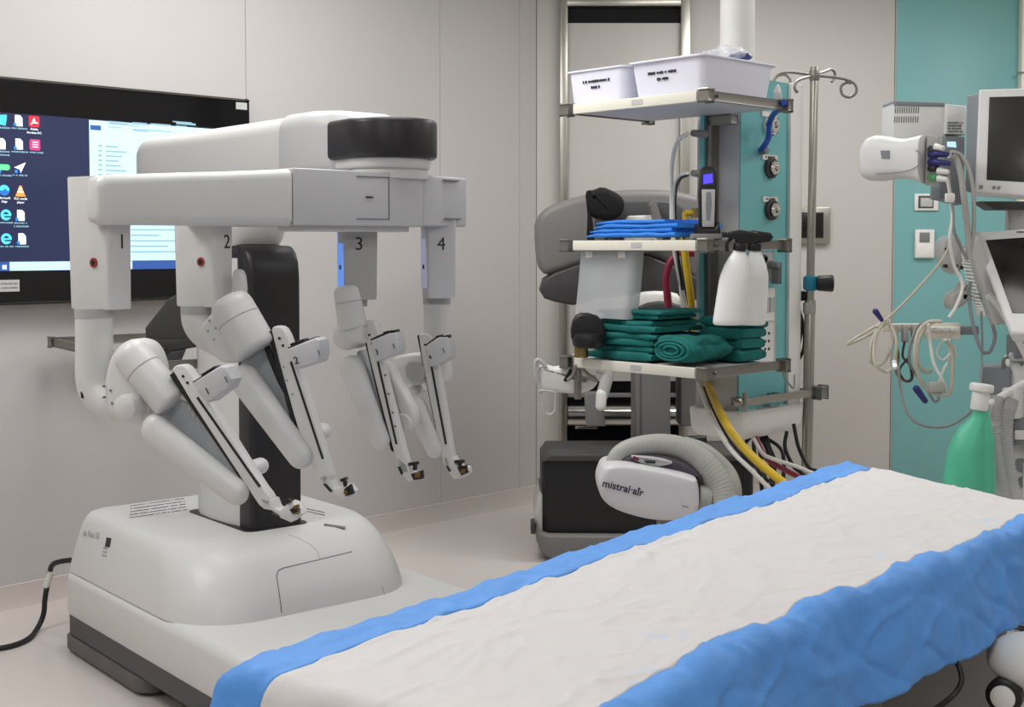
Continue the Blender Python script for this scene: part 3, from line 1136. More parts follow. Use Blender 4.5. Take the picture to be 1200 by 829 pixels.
AN3 = math.radians(-68)
c3 = housing(403, 3.52, AN3, .098, .10)
h3 = dict(w=.098, d=.10, zb=zat(352, 3.52), zt=1.47, c=c3, nx=-.006, nz=zat(286.5, 3.5), light=('status_blue', 1), nk=.7, m='robot_grey')
tip3 = dict(white=[(463, 534), (479, 546), (484, 556), (489, 560), (487, 563), (478, 565.5), (470, 556), (465, 546)],
            black=[[(480, 556), (495, 551), (496, 562), (484, 564)], [(477, 543), (489, 541), (490, 545), (478, 547)], [(483, 545), (487, 545), (487, 552), (483, 552)], [(465, 547), (468, 547), (472, 556), (470, 558)]], gold=[(490, 556.5, 3.2)])
build_arm(3, 415, 3.6, (AN3, 0), h3, None,
          [(391, 385), (398, 377), (412, 372), (424, 378), (428, 392), (424, 404), (412, 411), (400, 408), (391, 400)],
          ((407, 346), (412, 374), 15, 17), None,
          [(416, 413), (424, 410), (434, 440), (452, 500), (446, 505), (434, 470), (420, 425)],
          ((413, 432), (446, 516), 15.5, 11.5),
          [(423, 382), (427, 376), (437, 375), (442, 383), (447, 424), (472, 525), (478, 545), (480, 556), (470, 556), (462, 535)],
          [(422.5, 382), (424.5, 380), (460, 530), (457.5, 528)],
          [((442.5, 424), (464.5, 521), 1.1), ((448, 424), (470, 521), 1.8)],
          [(434, 399.5), (455, 391), (464.5, 389.5), (468, 410), (465.5, 415.5), (444, 423), (437.5, 418)],
          [((434, 399), (449, 392), 1.3), ((449, 391), (455, 389.5), 1.8), ((457, 389.5), (464, 388.5), 2)],
          ((441.5, 413), 9, (.95, -.3)), ((475, 495), 12), tip3,
          [('elbow_ball', 'ball', 'robot_white', .06, 0, 0, 0, ((406.5, 394), 16.5, (1, .8, 1))), ('elbow_stub', 'tube', 'robot_white', .06, 0, 0, 0, ([(407, 393), (416, 391), (428, 390)], 15, 12)),
           ('rear_link', 'poly', 'robot_white', -.01, .05, .012, 1, [(446, 422), (456, 428), (474, 462), (487, 485), (484, 504), (472, 506), (462, 470), (452, 440)]),
           ('rail_screw_row', 'screws', 'print_soft', .052, 0, 0, 0, [(451, 440), (455, 462), (460, 484), (463, 500)])], upoff=.06, hubth=.09)

c4 = housing(500.5, 3.66, AN3, .09, .085)
h4 = dict(w=.09, d=.085, zb=zat(350, 3.66), zt=1.48, c=c4, nx=-.002, nz=zat(286.5, 3.66), light=('status_pale', 1), nk=.75, m='robot_white_cool')
tip4 = dict(white=[(519, 535), (531, 536), (536, 546), (548, 549), (549, 555), (543, 560.5), (531, 562), (522, 550)],
            black=[[(535, 548), (546, 544.5), (549, 555), (540, 558.5)], [(531, 540), (543, 539), (544, 543), (532, 544)], [(536, 543), (540, 543), (540, 548), (537, 548)], [(521.5, 546), (524, 546), (528, 553), (526, 554)]], gold=[(543, 552, 2.8)])
build_arm(4, 515, 3.74, (AN3, 0), h4,
          ([(512, 348), (512, 380), (512, 408), (514, 430), (515, 438)], 16, 15.5),
          [(457, 421), (466, 417), (480, 415.5), (496, 415.5), (500, 432), (500, 448), (486, 453), (476, 451), (468, 444), (461, 432)],
          None, None, None,
          ((487, 476), (509, 527), 13, 10),
          [(489, 393.5), (494, 390.5), (503, 392), (507, 402), (513, 430), (530, 534), (531, 540), (522, 550), (517, 535), (509, 498)],
          [(488.5, 394), (491, 392), (511, 497), (508.5, 497)],
          [((505.5, 430), (522.5, 521), 1.2), ((511.5, 430), (529, 534), 2)],
          [(497, 406.5), (513, 395.5), (524, 395), (527.5, 416), (525, 422), (509, 430), (503, 427.5)],
          [((498, 406), (511, 396), 1.2), ((511, 395.5), (516, 394.5), 1.8), ((518, 396), (525, 394.5), 1.8)],
          ((504, 419), 7.5, (.9, -.4)), None, tip4,
          [('hub_dish', 'poly', 'robot_grey', .052, .02, .006, 1, [(472, 424), (496, 424), (499, 448), (478, 449)]),
           ('link_elbow', 'poly', 'robot_white', .0, .06, .012, 1, [(474, 452), (488, 450), (494, 462), (480, 468)]),
           ('link_pin', 'poly', 'black_plastic', .05, .05, .001, 0, [(502, 500), (509, 502), (511, 510), (508, 510), (506, 505), (502, 503)])], upoff=.02, hubth=.09, hubbev=.010)

# power cable from the base to the wall
t = thing('power_cable', 'black power cable running from the robot base across the floor', 'cable', PZ(0, 760, 0))
pts = [R(-.004, .10, .30), PZ(65, 660, .26), PZ(58, 676, .2), PZ(53, 700, .13), PZ(51, 720, .06), PZ(43, 738, .015), PZ(30, 751, .01), PZ(0, 760, .01), PZ(-60, 764, .01)]
MB().tube(pts, .0095, 10).obj('cord', 'black_cable', t)
MB().cyl(PZ(60, 671, .22), PZ(54, 688, .165), .0115, seg=14).obj('ferrule', 'hose_white', t)
# ------------------------------------------------------------------ supply pendant with three shelves
KC = V((P(822, 300, 4.3).x, 4.3, 0))
E1 = V((-.69, .724, 0)).normalized()
E2 = V((.724, .69, 0)).normalized()
EX = (E1, E2, ZU)
def E(a, b, z):
    return KC + E1 * a + E2 * b + ZU * z


LEN, DEP = .61, .44
pend = thing('supply_pendant', 'ceiling hung medical supply pendant with teal gas tower and three shelves', 'pendant', E(.08, .62, .69))
zshelf = [P(822, 106, 4.3).z, P(822, 281.5, 4.3).z, P(822, 432, 4.3).z]
for z in zshelf:
    MB().prism([E(.0, .012, z - .03), E(LEN, .012, z - .03), E(LEN, DEP + .01, z - .03), E(0, DEP + .01, z - .03)], ZU * .026, .003).obj('shelf', 'shelf_under', pend)
    MB().prism([E(a, -.008, z) for a in (.02, LEN - .02)] + [E(a, -.008, z - .036) for a in (LEN - .02, .02)], E2 * .018, .003).obj('shelf_front', 'shelf_white', pend)
    for a in (-.012, LEN + .012):
        mb = MB()
        mb.box(E(a, DEP / 2 + .01, z - .017), .012, DEP + .02, .032, EX, .003)
        mb.box(E(a - (.004 if a < 0 else -.004), .0, z - .018), .03, .035, .038, EX, .006)
        mb.box(E(a - (.004 if a < 0 else -.004), DEP + .02, z - .018), .03, .03, .038, EX, .006)
        mb.cyl(E(a + (-.02 if a < 0 else .02), .05, z - .017), E(a, .05, z - .017), .006, seg=12)
        mb.obj('shelf_rail', 'steel_rail', pend)
    MB().prism([E(LEN * .42, -.0095, z - .008), E(LEN * .50, -.0095, z - .008), E(LEN * .50, -.0095, z - .026), E(LEN * .42, -.0095, z - .026)], E2 * .003).obj('shelf_sticker', 'light_grey', pend)
# tower
TZ0, TZ1 = .76, 2.03
QA, QB = .205, DEP + .05
mb = MB()
mb.prism([E(QA + .006, QB, TZ0), E(QA + .20, QB, TZ0), E(QA + .20, QB + .38, TZ0), E(QA + .006, QB + .38, TZ0)], ZU * (TZ1 - TZ0), .006)
mb.obj('tower_body', 'light_grey', pend)
MB().prism([E(QA, QB + .004, TZ0), E(QA + .008, QB + .004, TZ0), E(QA + .008, QB + .31, TZ0), E(QA, QB + .31, TZ0)], ZU * (TZ1 - TZ0)).obj('teal_panel', 'teal_tower', pend)
MB().prism([E(QA - .012, QB + .31, TZ0), E(QA + .02, QB + .31, TZ0), E(QA + .02, QB + .39, TZ0), E(QA - .012, QB + .39, TZ0)], ZU * (TZ1 - TZ0), .004).obj('edge_profile', 'off_white', pend)
MB().box(E(QA + .108, QB - .025, (.95 + 1.9) / 2), .016, .05, .95, EX, .004).obj('shelf_post', 'steel_rail', pend)
MB().box(E(QA + .128, QB - .04, (.95 + 1.9) / 2), .012, .05, .95, EX, .003).obj('teal_strip', 'teal_tower', pend)
MB().box(E(QA + .06, QB - .02, zshelf[0] - .05), .10, .06, .03, EX, .004).obj('shelf_bracket', 'steel_rail', pend)
# bottom cap
mb = MB()
def capring(z, g):
    return [E(QA + .085 + a, QB + .19 + b, z) for a, b in rrect(-.12 * g, .135 * g, -.235 * g, .225 * g, .05 * g, 6)]
mb.loft([capring(.672, .86), capring(.685, .94), capring(.71, .98), capring(.77, 1.0), capring(.778, .99)])
mb.obj('bottom_cap', 'off_white', pend, 40)
# ceiling tube
tc = P(864, 40, 4.97)
MB().cyl((tc.x, tc.y, 2.03), (tc.x, tc.y, CEIL), .066, seg=32).obj('suspension_tube', 'off_white', pend)
MB().cyl((tc.x, tc.y, CEIL - .1), (tc.x, tc.y, CEIL - .001), .16, seg=32, bev=.01).obj('ceiling_flange', 'off_white', pend)


def tq(px, py, off=0.0):
    return PP(px, py, E(QA - off, QB, 0), E1)


NT = -E1
for i, (px, py) in enumerate([(902, 147), (902.5, 197), (903, 246)]):
    c = tq(px, py)
    mb = MB().lathe(c, NT, [(.040, 0), (.040, .012), (.034, .018), (.030, .018), (.030, .012)], 28)
    g = mb.obj('gas_outlet', 'off_white' if i == 0 else 'dark_grey', pend)
    MB().lathe(c + NT * .010, NT, [(.027, 0), (.027, .014), (.021, .02), (.014, .02), (.012, .012), (.010, .004)], 24).obj('outlet_socket', 'steel_bright', g)
    q = tq(px - 1, py - 12.5 if i else py - 13)
    MB().box(q, .008, .098, .021, EX, .002).obj('outlet_label', 'off_white', g)
    if i:
        mb = MB()
        dashes(mb, q + NT * .0045, E2, ZU, .06, .009, 6)
        mb.obj('label_print', 'print_dark', g)
mb = MB()
c = tq(902, 147)
for k in range(8):
    a = k * math.pi / 4
    mb.box(c + NT * .014 + E2 * (.034 * math.cos(a)) + ZU * (.034 * math.sin(a)), .006, .012, .012, EX)
mb.obj('outlet_marks', 'hose_red', pend)
c = tq(897, 311)
MB().box(c, .01, .085, .105, EX, .003).obj('connector_plate', 'light_grey', pend)
for dz in (.024, -.018):
    MB().lathe(c + ZU * dz - E2 * .018, NT, [(.017, 0), (.017, .012), (.012, .016), (.009, .016), (.008, .008)], 20).obj('round_socket', 'black_plastic', pend)
mb = MB()
mb.lathe(c + E2 * .018 + ZU * .002, NT, [(.015, 0), (.015, .04), (.011, .05)], 16)
mb.box(c + E2 * .03 + NT * .03 - ZU * .03, .02, .018, .07, EX, .006)
mb.obj('grey_plug', 'mid_grey', pend)
c = tq(897, 357)
pl = MB().box(c, .014, .105, .125, EX, .005).obj('switch_plate', 'off_white', pend)
for k in range(3):
    MB().box(c + NT * .008 + E2 * (-.028 + .028 * k), .006, .025, .05, EX, .002).obj('rocker', 'light_grey', pl)
c = tq(897, 400)
pl = MB().box(c, .014, .1, .16, EX, .005).obj('socket_plate', 'off_white', pend)
mb = MB()
for i in range(2):
    for j in range(3):
        mb.cyl(c + NT * .006 + E2 * (-.012 + .024 * i) + ZU * (-.03 + .03 * j), c + NT * .0085 + E2 * (-.012 + .024 * i) + ZU * (-.03 + .03 * j), .006, seg=10)
mb.obj('socket_holes', 'print_dark', pl)
# low rail with clamps
zr = P(880, 471, 4.75).z
MB().box(E(QA - .05, QB + .2, zr), .012, .50, .028, EX, .003).obj('lower_rail', 'steel', pend)
for b in (-.02, .2, .43):
    MB().box(E(QA - .022, QB + b, zr), .05, .03, .022, EX, .004).obj('rail_foot', 'mid_grey', pend)
MB().box(E(QA - .06, QB + .455, zr), .04, .05, .045, EX, .006).obj('rail_clamp', 'mid_grey', pend)
mb = MB()
mb.cyl(E(QA - .06, QB - .09, zr + .005), E(QA - .06, QB - .02, zr + .005), .016, seg=16, bev=.003)
mb.cyl(E(QA - .075, QB - .06, zr - .03), E(QA - .075, QB - .06, zr + .04), .009, seg=12)
mb.obj('clamp_screw', 'steel', pend)
MB().box(E(QA - .003, QB + .19, zr - .055), .008, .14, .035, EX, .002).obj('small_label_plate', 'light_grey', pend)
# blue coupling hose on the first outlet
c = tq(902, 147)
MB().tube([E(-.035, DEP - .02, zshelf[0] - .01), tq(903, 140, .07), tq(901, 160, .06), tq(895, 172, .05), tq(891, 176, .02)], .011, 10).obj('blue_hose', 'hose_blue', pend)
mb = MB()
q = tq(891, 177, .0)
mb.cyl(q, q + NT * .03, .014, seg=14)
mb.obj('hose_plug', 'mid_grey', pend)
# cable plugs on the front face of the tower
for (x, y) in ((812, 156), (812, 203)):
    q = P(x, y, 4.62)
    MB().cyl(q, q + V((.05, .05, 0)), .012, .016, seg=14).obj('cable_plug', 'mid_grey', pend)
MB().tube([P(806, 157, 4.6), P(794, 166, 4.75), P(788, 190, 4.95), P(787, 230, 5.04), P(788, 275, 5.06), P(795, 320, 5.08), P(806, 370, 5.1)], .008, 8).obj('white_cable', 'hose_white', pend)
MB().tube([P(806, 205, 4.6), P(797, 210, 4.75), P(792, 224, 4.98), P(791, 250, 5.04), P(793, 285, 5.06), P(800, 340, 5.08)], .006, 8).obj('black_white_cable', 'black_cable', pend)
MB().tube([P(806, 203, 4.59), P(796, 207, 4.74), P(790, 222, 4.96), P(789, 250, 5.02), P(791, 285, 5.05)], .006, 8).obj('white_cable', 'hose_white', pend)

# hoses: maroon arch, yellow and white bundle
t = thing('gas_hose', 'maroon gas hose arching behind the folded green drapes', 'hose', P(782, 365, 4.8))
MB().tube([P(813, 297, 5.24), P(800, 297, 5.24), P(787, 305, 5.24), P(781, 325, 5.24), P(782, 345, 5.24), P(785, 380, 5.24), P(786, 428, 5.24)], .016, 12).obj('tube', 'hose_red', t)


def hose(name, label, cat, pts, r, m, seg=10):
    t = thing(name, label, cat, pts[-1])
    MB().tube(pts, r, seg).obj('tube', m, t)
    return t


hose('yellow_hose', 'yellow gas hose hanging from the tower down behind the table', 'hose',
     [P(802, 262, 5.14), P(803, 300, 5.14), P(809, 345, 5.13), P(816, 400, 5.12), P(829, 448, 4.88), P(846, 488, 4.4), P(866, 518, 4.3), P(890, 543, 4.22), P(925, 572, 4.15), P(960, 600, 4.1), P(970, 660, 4.1)], .015, 'hose_yellow')
hose('white_hose', 'white hose running beside the yellow one below the lower shelf', 'hose',
     [P(795, 300, 5.16), P(800, 360, 5.15), P(808, 410, 5.14), P(819, 450, 4.9), P(835, 493, 4.44), P(857, 528, 4.33), P(886, 557, 4.25), P(914, 592, 4.2), P(924, 660, 4.18)], .008, 'hose_white')
hose('striped_hose', 'black hose squeezed between the white and yellow hoses', 'hose',
     [P(799, 300, 5.19), P(805, 360, 5.18), P(812, 415, 5.17), P(824, 452, 4.93), P(840, 490, 4.48), P(861, 524, 4.38), P(890, 553, 4.3), P(922, 592, 4.25), P(930, 660, 4.24)], .005, 'black_cable')
hose('red_hose', 'dark red hose low behind the table by the drip pole', 'hose',
     [P(886, 512, 4.86), P(897, 536, 4.6), P(918, 550, 4.5), P(945, 564, 4.4), P(975, 585, 4.35), P(985, 650, 4.3)], .010, 'hose_red')
hose('thin_white_hose', 'thin white hose crossing above the dark red hose', 'hose',
     [P(882, 512, 4.86), P(893, 531, 4.6), P(906, 538, 4.52), P(930, 546, 4.48), P(945, 552, 4.46), P(962, 566, 4.44), P(990, 640, 4.4)], .007, 'hose_white')
random.seed(5)
cabs = [
    ([(880, 512), (872, 524), (870, 560), (866, 640)], 'leftmost black cable falling from the base of the gas tower'),
    ([(884, 512), (884, 530), (893, 575), (893, 640)], 'black cable hanging straight below the base of the gas tower'),
    ([(888, 512), (893, 545), (900, 580), (900, 640)], 'second black cable hanging straight below the gas tower'),
    ([(892, 511), (901, 530), (905, 560), (904, 640)], 'thick black cable hanging under the front of the gas tower'),
    ([(898, 511), (902, 525), (908, 545), (903, 590), (898, 640)], 'black cable curling forward under the gas tower'),
    ([(898, 514), (912, 523), (918, 535), (918, 560), (912, 640)], 'black cable bowing right under the gas tower'),
    ([(922, 506), (920, 525), (930, 547), (945, 565), (965, 640)], 'black cable swinging towards the foot of the drip pole'),
    ([(930, 497), (936, 525), (948, 548), (965, 562), (985, 640)], 'rightmost black cable passing behind the drip pole'),
]
for pts, lb in cabs:
    n = len(pts) - 1
    hose('hanging_cable', lb, 'cable', [P(x, y, 4.93 - .12 * i / n) for i, (x, y) in enumerate(pts)], .0075 if 'thick' not in lb else .011, 'black_cable', 8)['group'] = 'black cables under the gas tower'
for pts, lb in [([(930, 345), (938, 372), (938, 395), (930, 425)], 'small black cable loop on the tower edge beside the drip pole'),
                ([(930, 345), (941, 380), (942, 408), (932, 427), (924, 432)], 'wider black cable loop on the tower edge beside the drip pole'),
                ([(930, 345), (934, 360), (934, 380), (929, 398)], 'innermost short black cable loop on the tower edge')]:
    hose('looped_cable', lb, 'cable', [P(x, y, 5.1) for x, y in pts], .007, 'black_cable', 8)['group'] = 'black cable loops on the tower edge'
hose('thin_wire', 'thin grey wire drooping below the end of the lowest shelf', 'cable', [P(917, 436, 4.6), P(920, 444, 4.62), P(930, 455, 4.65), P(931, 440, 4.7)], .004, 'cable_grey', 6)
MB().cyl(P(931, 347, 5.06), P(943, 347, 5.08), .02, seg=16, bev=.004).obj('cable_hook', 'black_plastic', pend)

# bins on the top shelf
def bin_(name, label, a0, a1, b0, b1, z, h, tx):
    t = thing(name, label, 'bin', E((a0 + a1) / 2, (b0 + b1) / 2, z), 'white plastic bins on the top shelf')
    mb = MB()
    def rg(g, zz, wall=0.0):
        ca, cb = (a0 + a1) / 2, (b0 + b1) / 2
        ha, hb_ = (a1 - a0) / 2 * g - wall, (b1 - b0) / 2 * g - wall
        return [E(ca + x, cb + y, zz) for x, y in rrect(-ha, ha, -hb_, hb_, .03, 5)]
    mb.loft([rg(.90, z), rg(.905, z), rg(.985, z + h - .004), rg(1.04, z + h - .003), rg(1.045, z + h), rg(1.04, z + h + .003), rg(.99, z + h + .003), rg(.985, z + h - .004, .004), rg(.9, z + .004, .004)], cap=False)
    vr = rg(.9, z)
    mb.prism(vr, ZU * .004)
    mb.obj('tub', 'bin_plastic', t, 40)
    mb = MB()
    q = E((a0 + a1) / 2 + tx, b0 + (b1 - b0) * .022, z + h * .66)
    dn = (ZU * .98 + E2 * -.08 * 0)
    dashes(mb, q, -E1, ZU, .125, .010, 16, .004)
    dashes(mb, q - ZU * .022 + E2 * .0015, -E1, ZU, .045, .010, 5, .004)
    mb.obj('label_print', 'print_dark', t)
    return t


zt_ = zshelf[0] + .001
bin_('storage_bin', 'larger white plastic bin at the near corner of the top shelf', .012, .345, .02, .44, zt_ + .0005, .122, .02)
bin_('storage_bin', 'smaller white plastic bin at the left end of the top shelf', .372, .66, .03, .27, zt_ + .0005, .122, .0)
# clear bag with blue pad on the large bin
t = thing('mask_bag', 'crumpled clear plastic bag with a dark blue pad on the larger bin', 'plastic bag', P(858, 75, 4.72))
mb = MB()
c = P(852, 66, 4.72)
mb.ball(c, .07, (1.25, .8, .5), nz=.4, nsc=2.2, seg=28, rings=18)
mb.obj('film', 'clear_film', t, 20)
mb = MB()
mb.ball(P(868, 67, 4.70), .04, (1.05, .6, .42), nz=.25, nsc=2.0)
mb.obj('pad', 'mask_blue', t)

# small clear jar on the rail end
t = thing('vacuum_jar', 'small clear jar with a white cap at the end of the top shelf', 'jar', P(911, 122, 4.66))
c = P(911, 121, 4.66)
MB().lathe(c, ZU, [(.014, -.025), (.017, -.02), (.017, .03), (.013, .036)], 18).obj('cup', 'clear_pocket', t)
MB().lathe(c + ZU * .034, ZU, [(.013, 0), (.013, .012), (.006, .03), (.003, .032)], 16).obj('cap', 'off_white', t)
MB().cyl(c - ZU * .004, c + ZU * .008, .0175, seg=18).obj('band', 'brass', t)

# middle shelf: blue wrap, handset in its charger
zm = zshelf[1] + .002
t = thing('folded_wrap', 'folded bright blue sterile wrap lying on the middle shelf', 'wrap', E(.35, .12, zm))
random.seed(11)
for k in range(4):
    mb = MB()
    a0, a1 = .14 + .02 * k * (k % 2), .56 - .012 * k
    b0, b1 = .03 + .006 * k, .30
    n = 26
    rings = []
    z0 = zm + .009 + .0155 * k
    for i in range(n + 1):
        a = a0 + (a1 - a0) * i / n
        rr_ = []
        tap = min(1, (1 - i / n) * 4 + .35)
        for x, y in rrect(b0, b1, 0, .0145, .007, 4):
            q = E(a, x, z0 + y * tap)
            q += ZU * (.004 * noise.noise(q * 14 + V((k, 0, 0))) * (1 if y > .004 else .3) + .001)
            q += E2 * (.006 * noise.noise(q * 9 + V((0, k, 3))))
            rr_.append(q)
        rings.append(rr_)
    mb.loft(rings)
    mb.obj('fold', 'wrap_blue', t, 40)
t = thing('handheld_monitor', 'dark handheld unit with a small lit blue screen standing in its charger', 'handheld monitor', E(.08, .12, zm))
hx, hn = (E1 * -1 * .55 + E2 * .83).normalized(), None
def hd(px, py, o=0.0):
    return PP(px, py, P(830, 280, 4.42) + V((0, -o, 0)), V((0, -1, 0)))
MB().prism([hd(x, y) for x, y in [(820, 276), (819, 226), (821, 198), (825, 195), (836, 195), (840, 199), (841, 230), (840, 276)]], V((0, .035, 0)), .006).obj('body', 'black_plastic', t)
MB().prism([hd(x, y, .002) for x, y in [(822.5, 199.5), (837, 199.5), (837.5, 217), (822.5, 217)]], V((0, .003, 0))).obj('bezel', 'dark_grey', t)
MB().prism([hd(x, y, .004) for x, y in [(824.5, 205), (835, 203.5), (835.5, 214), (824.5, 216)]], V((0, .003, 0))).obj('screen', 'led_blue', t)
MB().prism([hd(x, y, .002) for x, y in [(822.5, 222), (838, 222), (837, 266), (823, 266)]], V((0, .003, 0)), .001).obj('keypad', 'light_grey', t)
MB().prism([hd(x, y, .004) for x, y in [(828, 225), (833, 225), (834, 240), (832, 258), (828, 258), (827, 240)]], V((0, .003, 0))).obj('keypad_stripe', 'device_grey', t)
MB().prism([hd(x, y, .02) for x, y in [(816, 281), (818, 262), (822, 268), (838, 268), (843, 260), (846, 281)]], V((0, .08, 0)), .006).obj('charger_base', 'black_plastic', t)
MB().prism([hd(x, y, .024) for x, y in [(810, 280), (812, 274), (846, 274), (847, 280)]], V((0, .09, 0)), .004).obj('charger_foot', 'mid_grey', t)
# yellow capped valve
t = thing('yellow_valve', 'clear and yellow flow tube standing behind the blue wrap', 'flow meter', P(803, 284, 4.78))
mb = MB().cyl(P(803, 284, 4.78), P(803, 248, 4.78), .011, seg=14)
mb.obj('flow_tube', 'hose_yellow', t)
MB().cyl(P(803, 250, 4.77), P(814, 249, 4.77), .011, seg=12).obj('side_arm', 'hose_yellow', t)
MB().cyl(P(814, 255, 4.77), P(814, 244, 4.77), .013, seg=12).obj('cap', 'brass', t)

# clear pocket hanging under the middle shelf
t = thing('clear_pocket', 'translucent plastic pocket hanging under the middle shelf', 'plastic pocket', P(712, 368, 4.62))
mb = MB()
top, bot = [], []
zq = zshelf[1] - .039
for x, y in rrect(.325, .60, .03, .105, .03, 6):
    top.append(E(x, y, zq))
    q = E(x + .03, y, zq - .245)
    bot.append(q)
mid = [(a * .5 + b * .5) + E1 * (.012 * noise.noise(a * 8)) for a, b in zip(top, bot)]
mb.loft([top, mid, bot], cap=False)
mb.prism(bot, ZU * .003)
mb.obj('pouch', 'clear_pocket', t, 50)
for x in (.38, .54):
    MB().box(E(x, .03, zq - .012), .03, .006, .02, EX, .003).obj('clip', 'off_white', t)

# spray bottles hooked on the rail
def bottle(label, px, tilt, dd):
    d = dd
    top, bot = P(px + tilt, 296, d), P(px, 381, d)
    t = thing('spray_bottle', label, 'spray bottle', bot, 'white spray bottles on the shelf rail')
    ax = (top - bot).normalized()
    L = (top - bot).length
    s = 37 * d / F / 2
    x = V((1, 0, 0))
    y = ax.cross(x).normalized()
    mb = MB()
    mb.lathe(bot, ax, [(s * .86, 0), (s * .97, .006), (s, .02), (s, L * .60), (s * .96, L * .70), (s * .8, L * .83), (s * .58, L * .94), (s * .42, L * 1.0), (s * .36, L * 1.03)], 28, (x, y * .72))
    mb.obj('flask', 'bottle_white', t, 50)
    MB().cyl(bot + ax * (L * 1.02), bot + ax * (L * 1.12), s * .42, seg=18, bev=.002).obj('collar', 'black_plastic', t)
    h = bot + ax * (L * 1.13)
    mb = MB()
    mb.prism([h + x * a + ax * b - y * .016 for a, b in [(-.05, .02), (-.045, .038), (-.01, .045), (.05, .036), (.062, .02), (.05, .004), (.02, .0), (-.012, -.005), (-.02, .012)]], y * .032, .006)
    mb.obj('spray_head', 'black_plastic', t)
    mb = MB()
    mb.tube([h + x * -.03 + ax * .018, h + x * -.045 + ax * 0.0, h + x * -.04 - ax * .03], .006, 8)
    mb.obj('trigger', 'black_plastic', t)
    mb = MB()
    mb.cyl(h + x * -.05 + ax * .028, h + x * -.066 + ax * .028, .009, seg=12)
    mb.obj('nozzle', 'black_plastic', t)


bottle('white spray bottle with black head, left one on the middle shelf rail', 853, 13, 4.31)
bottle('white spray bottle with black head, right one on the middle shelf rail', 879, 5, 4.46)

# green drapes on the bottom shelf
zb = zshelf[2] + .001
def folded(label, c, ux, vy, L, W, th, layers, m, seed, lean=0.0):
    """one cloth folded in layers: stacked lobes joined at the front fold"""
    t = thing('folded_drape', label, 'surgical drape', c, 'folded green surgical drapes on the lowest shelf')
    h = th / layers
    for k in range(layers):
        mb = MB()
        rings = []
        n = 18
        kk = .94 + .06 * math.sin(seed * 3 + k * 2.1)
        for i in range(n + 1):
            s = (i / n - .5) * L * kk
            e = min(1, min(i, n - i) / 2.0 * .4 + .6)
            rr_ = []
            for x, y in rrect(-W / 2 * kk, W / 2 * kk, 0, h * (1.18 if k < layers - 1 else .97), h * .40, 4):
                q = c + ux * s + vy * x + ZU * (k * h + h / 2 + (y - h / 2) * e)
                w = V((s * 7 + seed * 5, x * 7 + seed, k * 2.0))
                q += ZU * (h * .38 * noise.noise(w)) * (1 if k else .3)
                q += vy * (.024 * noise.noise(w * 1.3 + V((9, 0, 0)))) + ux * (.022 * noise.noise(w * 1.1 + V((0, 9, 4))))
                q += ux * lean * k * h
                if k == 0 and y < h * .3:
                    q.z = max(q.z, c.z + .0005)
                rr_.append(q)
            rings.append(rr_)
        mb.loft(rings)
        mb.obj('layer', m if k % 2 == 0 else 'scrub_green', t, 60)
    return t


cz = zb
h1_ = .05
folded('folded green surgical drape at the bottom of the left stack', E(.40, .17, cz), -E1, E2, .33, .29, .052, 2, 'scrub_green', 1)
folded('folded green surgical drape second from the bottom of the left stack', E(.40, .165, cz + .0535), -E1, E2, .33, .28, .046, 2, 'scrub_green_light', 2)
folded('folded green surgical drape third from the bottom of the left stack', E(.385, .17, cz + .1010), -E1, E2, .30, .28, .046, 2, 'scrub_green', 3)
folded('folded green surgical drape topmost of the left stack', E(.36, .175, cz + .1485), -E1, E2, .27, .26, .034, 2, 'scrub_green_light', 4)
folded('dark folded green surgical drape at the back right of the lowest shelf', E(.115, .335, cz), -E1, E2, .20, .15, .155, 4, 'scrub_green', 5)
# rolled drape in front
t = thing('rolled_drape', 'loosely rolled green surgical drape at the front corner of the lowest shelf', 'surgical drape', E(.13, .12, cz), 'folded green surgical drapes on the lowest shelf')
mb = MB()
ctr = E(.13, .0, cz + .052)
rings = []
for i in range(22):
    b = .005 + .245 * i / 21
    rr_ = []
    for j in range(40):
        a = 2 * math.pi * j / 40
        w = V((math.cos(a) * 1.2, math.sin(a) * 1.2, b * 9))
        g = 1 + .26 * noise.noise(w) + .09 * noise.noise(w * 3.1)
        g *= min(1, .72 + (21 - i) * .08) * min(1, .85 + .1 * i)
        x, z = .10 * math.cos(a) * g, .046 * math.sin(a) * g
        q = ctr + E2 * b + E1 * x + ZU * z
        q.z = max(q.z, cz + .001)
        rr_.append(q)
    rings.append(rr_)
mb.loft(rings)
mb.obj('roll', 'scrub_green', t, 60)
mb = MB()
for k in range(3):
    g = .85 - .25 * k
    pts = []
    for j in range(18):
        a = math.pi * (0.1 + 1.75 * j / 17)
        pts.append(ctr + E2 * (.004 - .002 * k) + E1 * (.09 * g * math.cos(a)) + ZU * (.04 * g * math.sin(a)))
    mb.tube(pts, .0055, 6, 2)
mb.obj('roll_edge', 'scrub_green_light', t)

# black flow regulator at the left end of the lowest shelf
t = thing('suction_regulator', 'black round regulator on a brass stem at the left end of the lowest shelf', 'regulator', P(688, 420, 4.66))
c = P(690, 396, 4.62)
MB().lathe(c - ZU * .035, ZU, [(.05, 0), (.058, .008), (.062, .03), (.055, .05), (.03, .056)], 28).obj('dial', 'black_plastic', t)
MB().prism([P(x, y, 4.6) for x, y in [(668, 392), (672, 372), (684, 366), (706, 372), (712, 398), (700, 410), (674, 408)]], V((0, .07, 0)), .012, 3, 1).obj('case', 'black_plastic', t)
MB().cyl(P(681, 419, 4.66), P(681, 404, 4.66), .026, seg=18).obj('stem', 'brass', t)
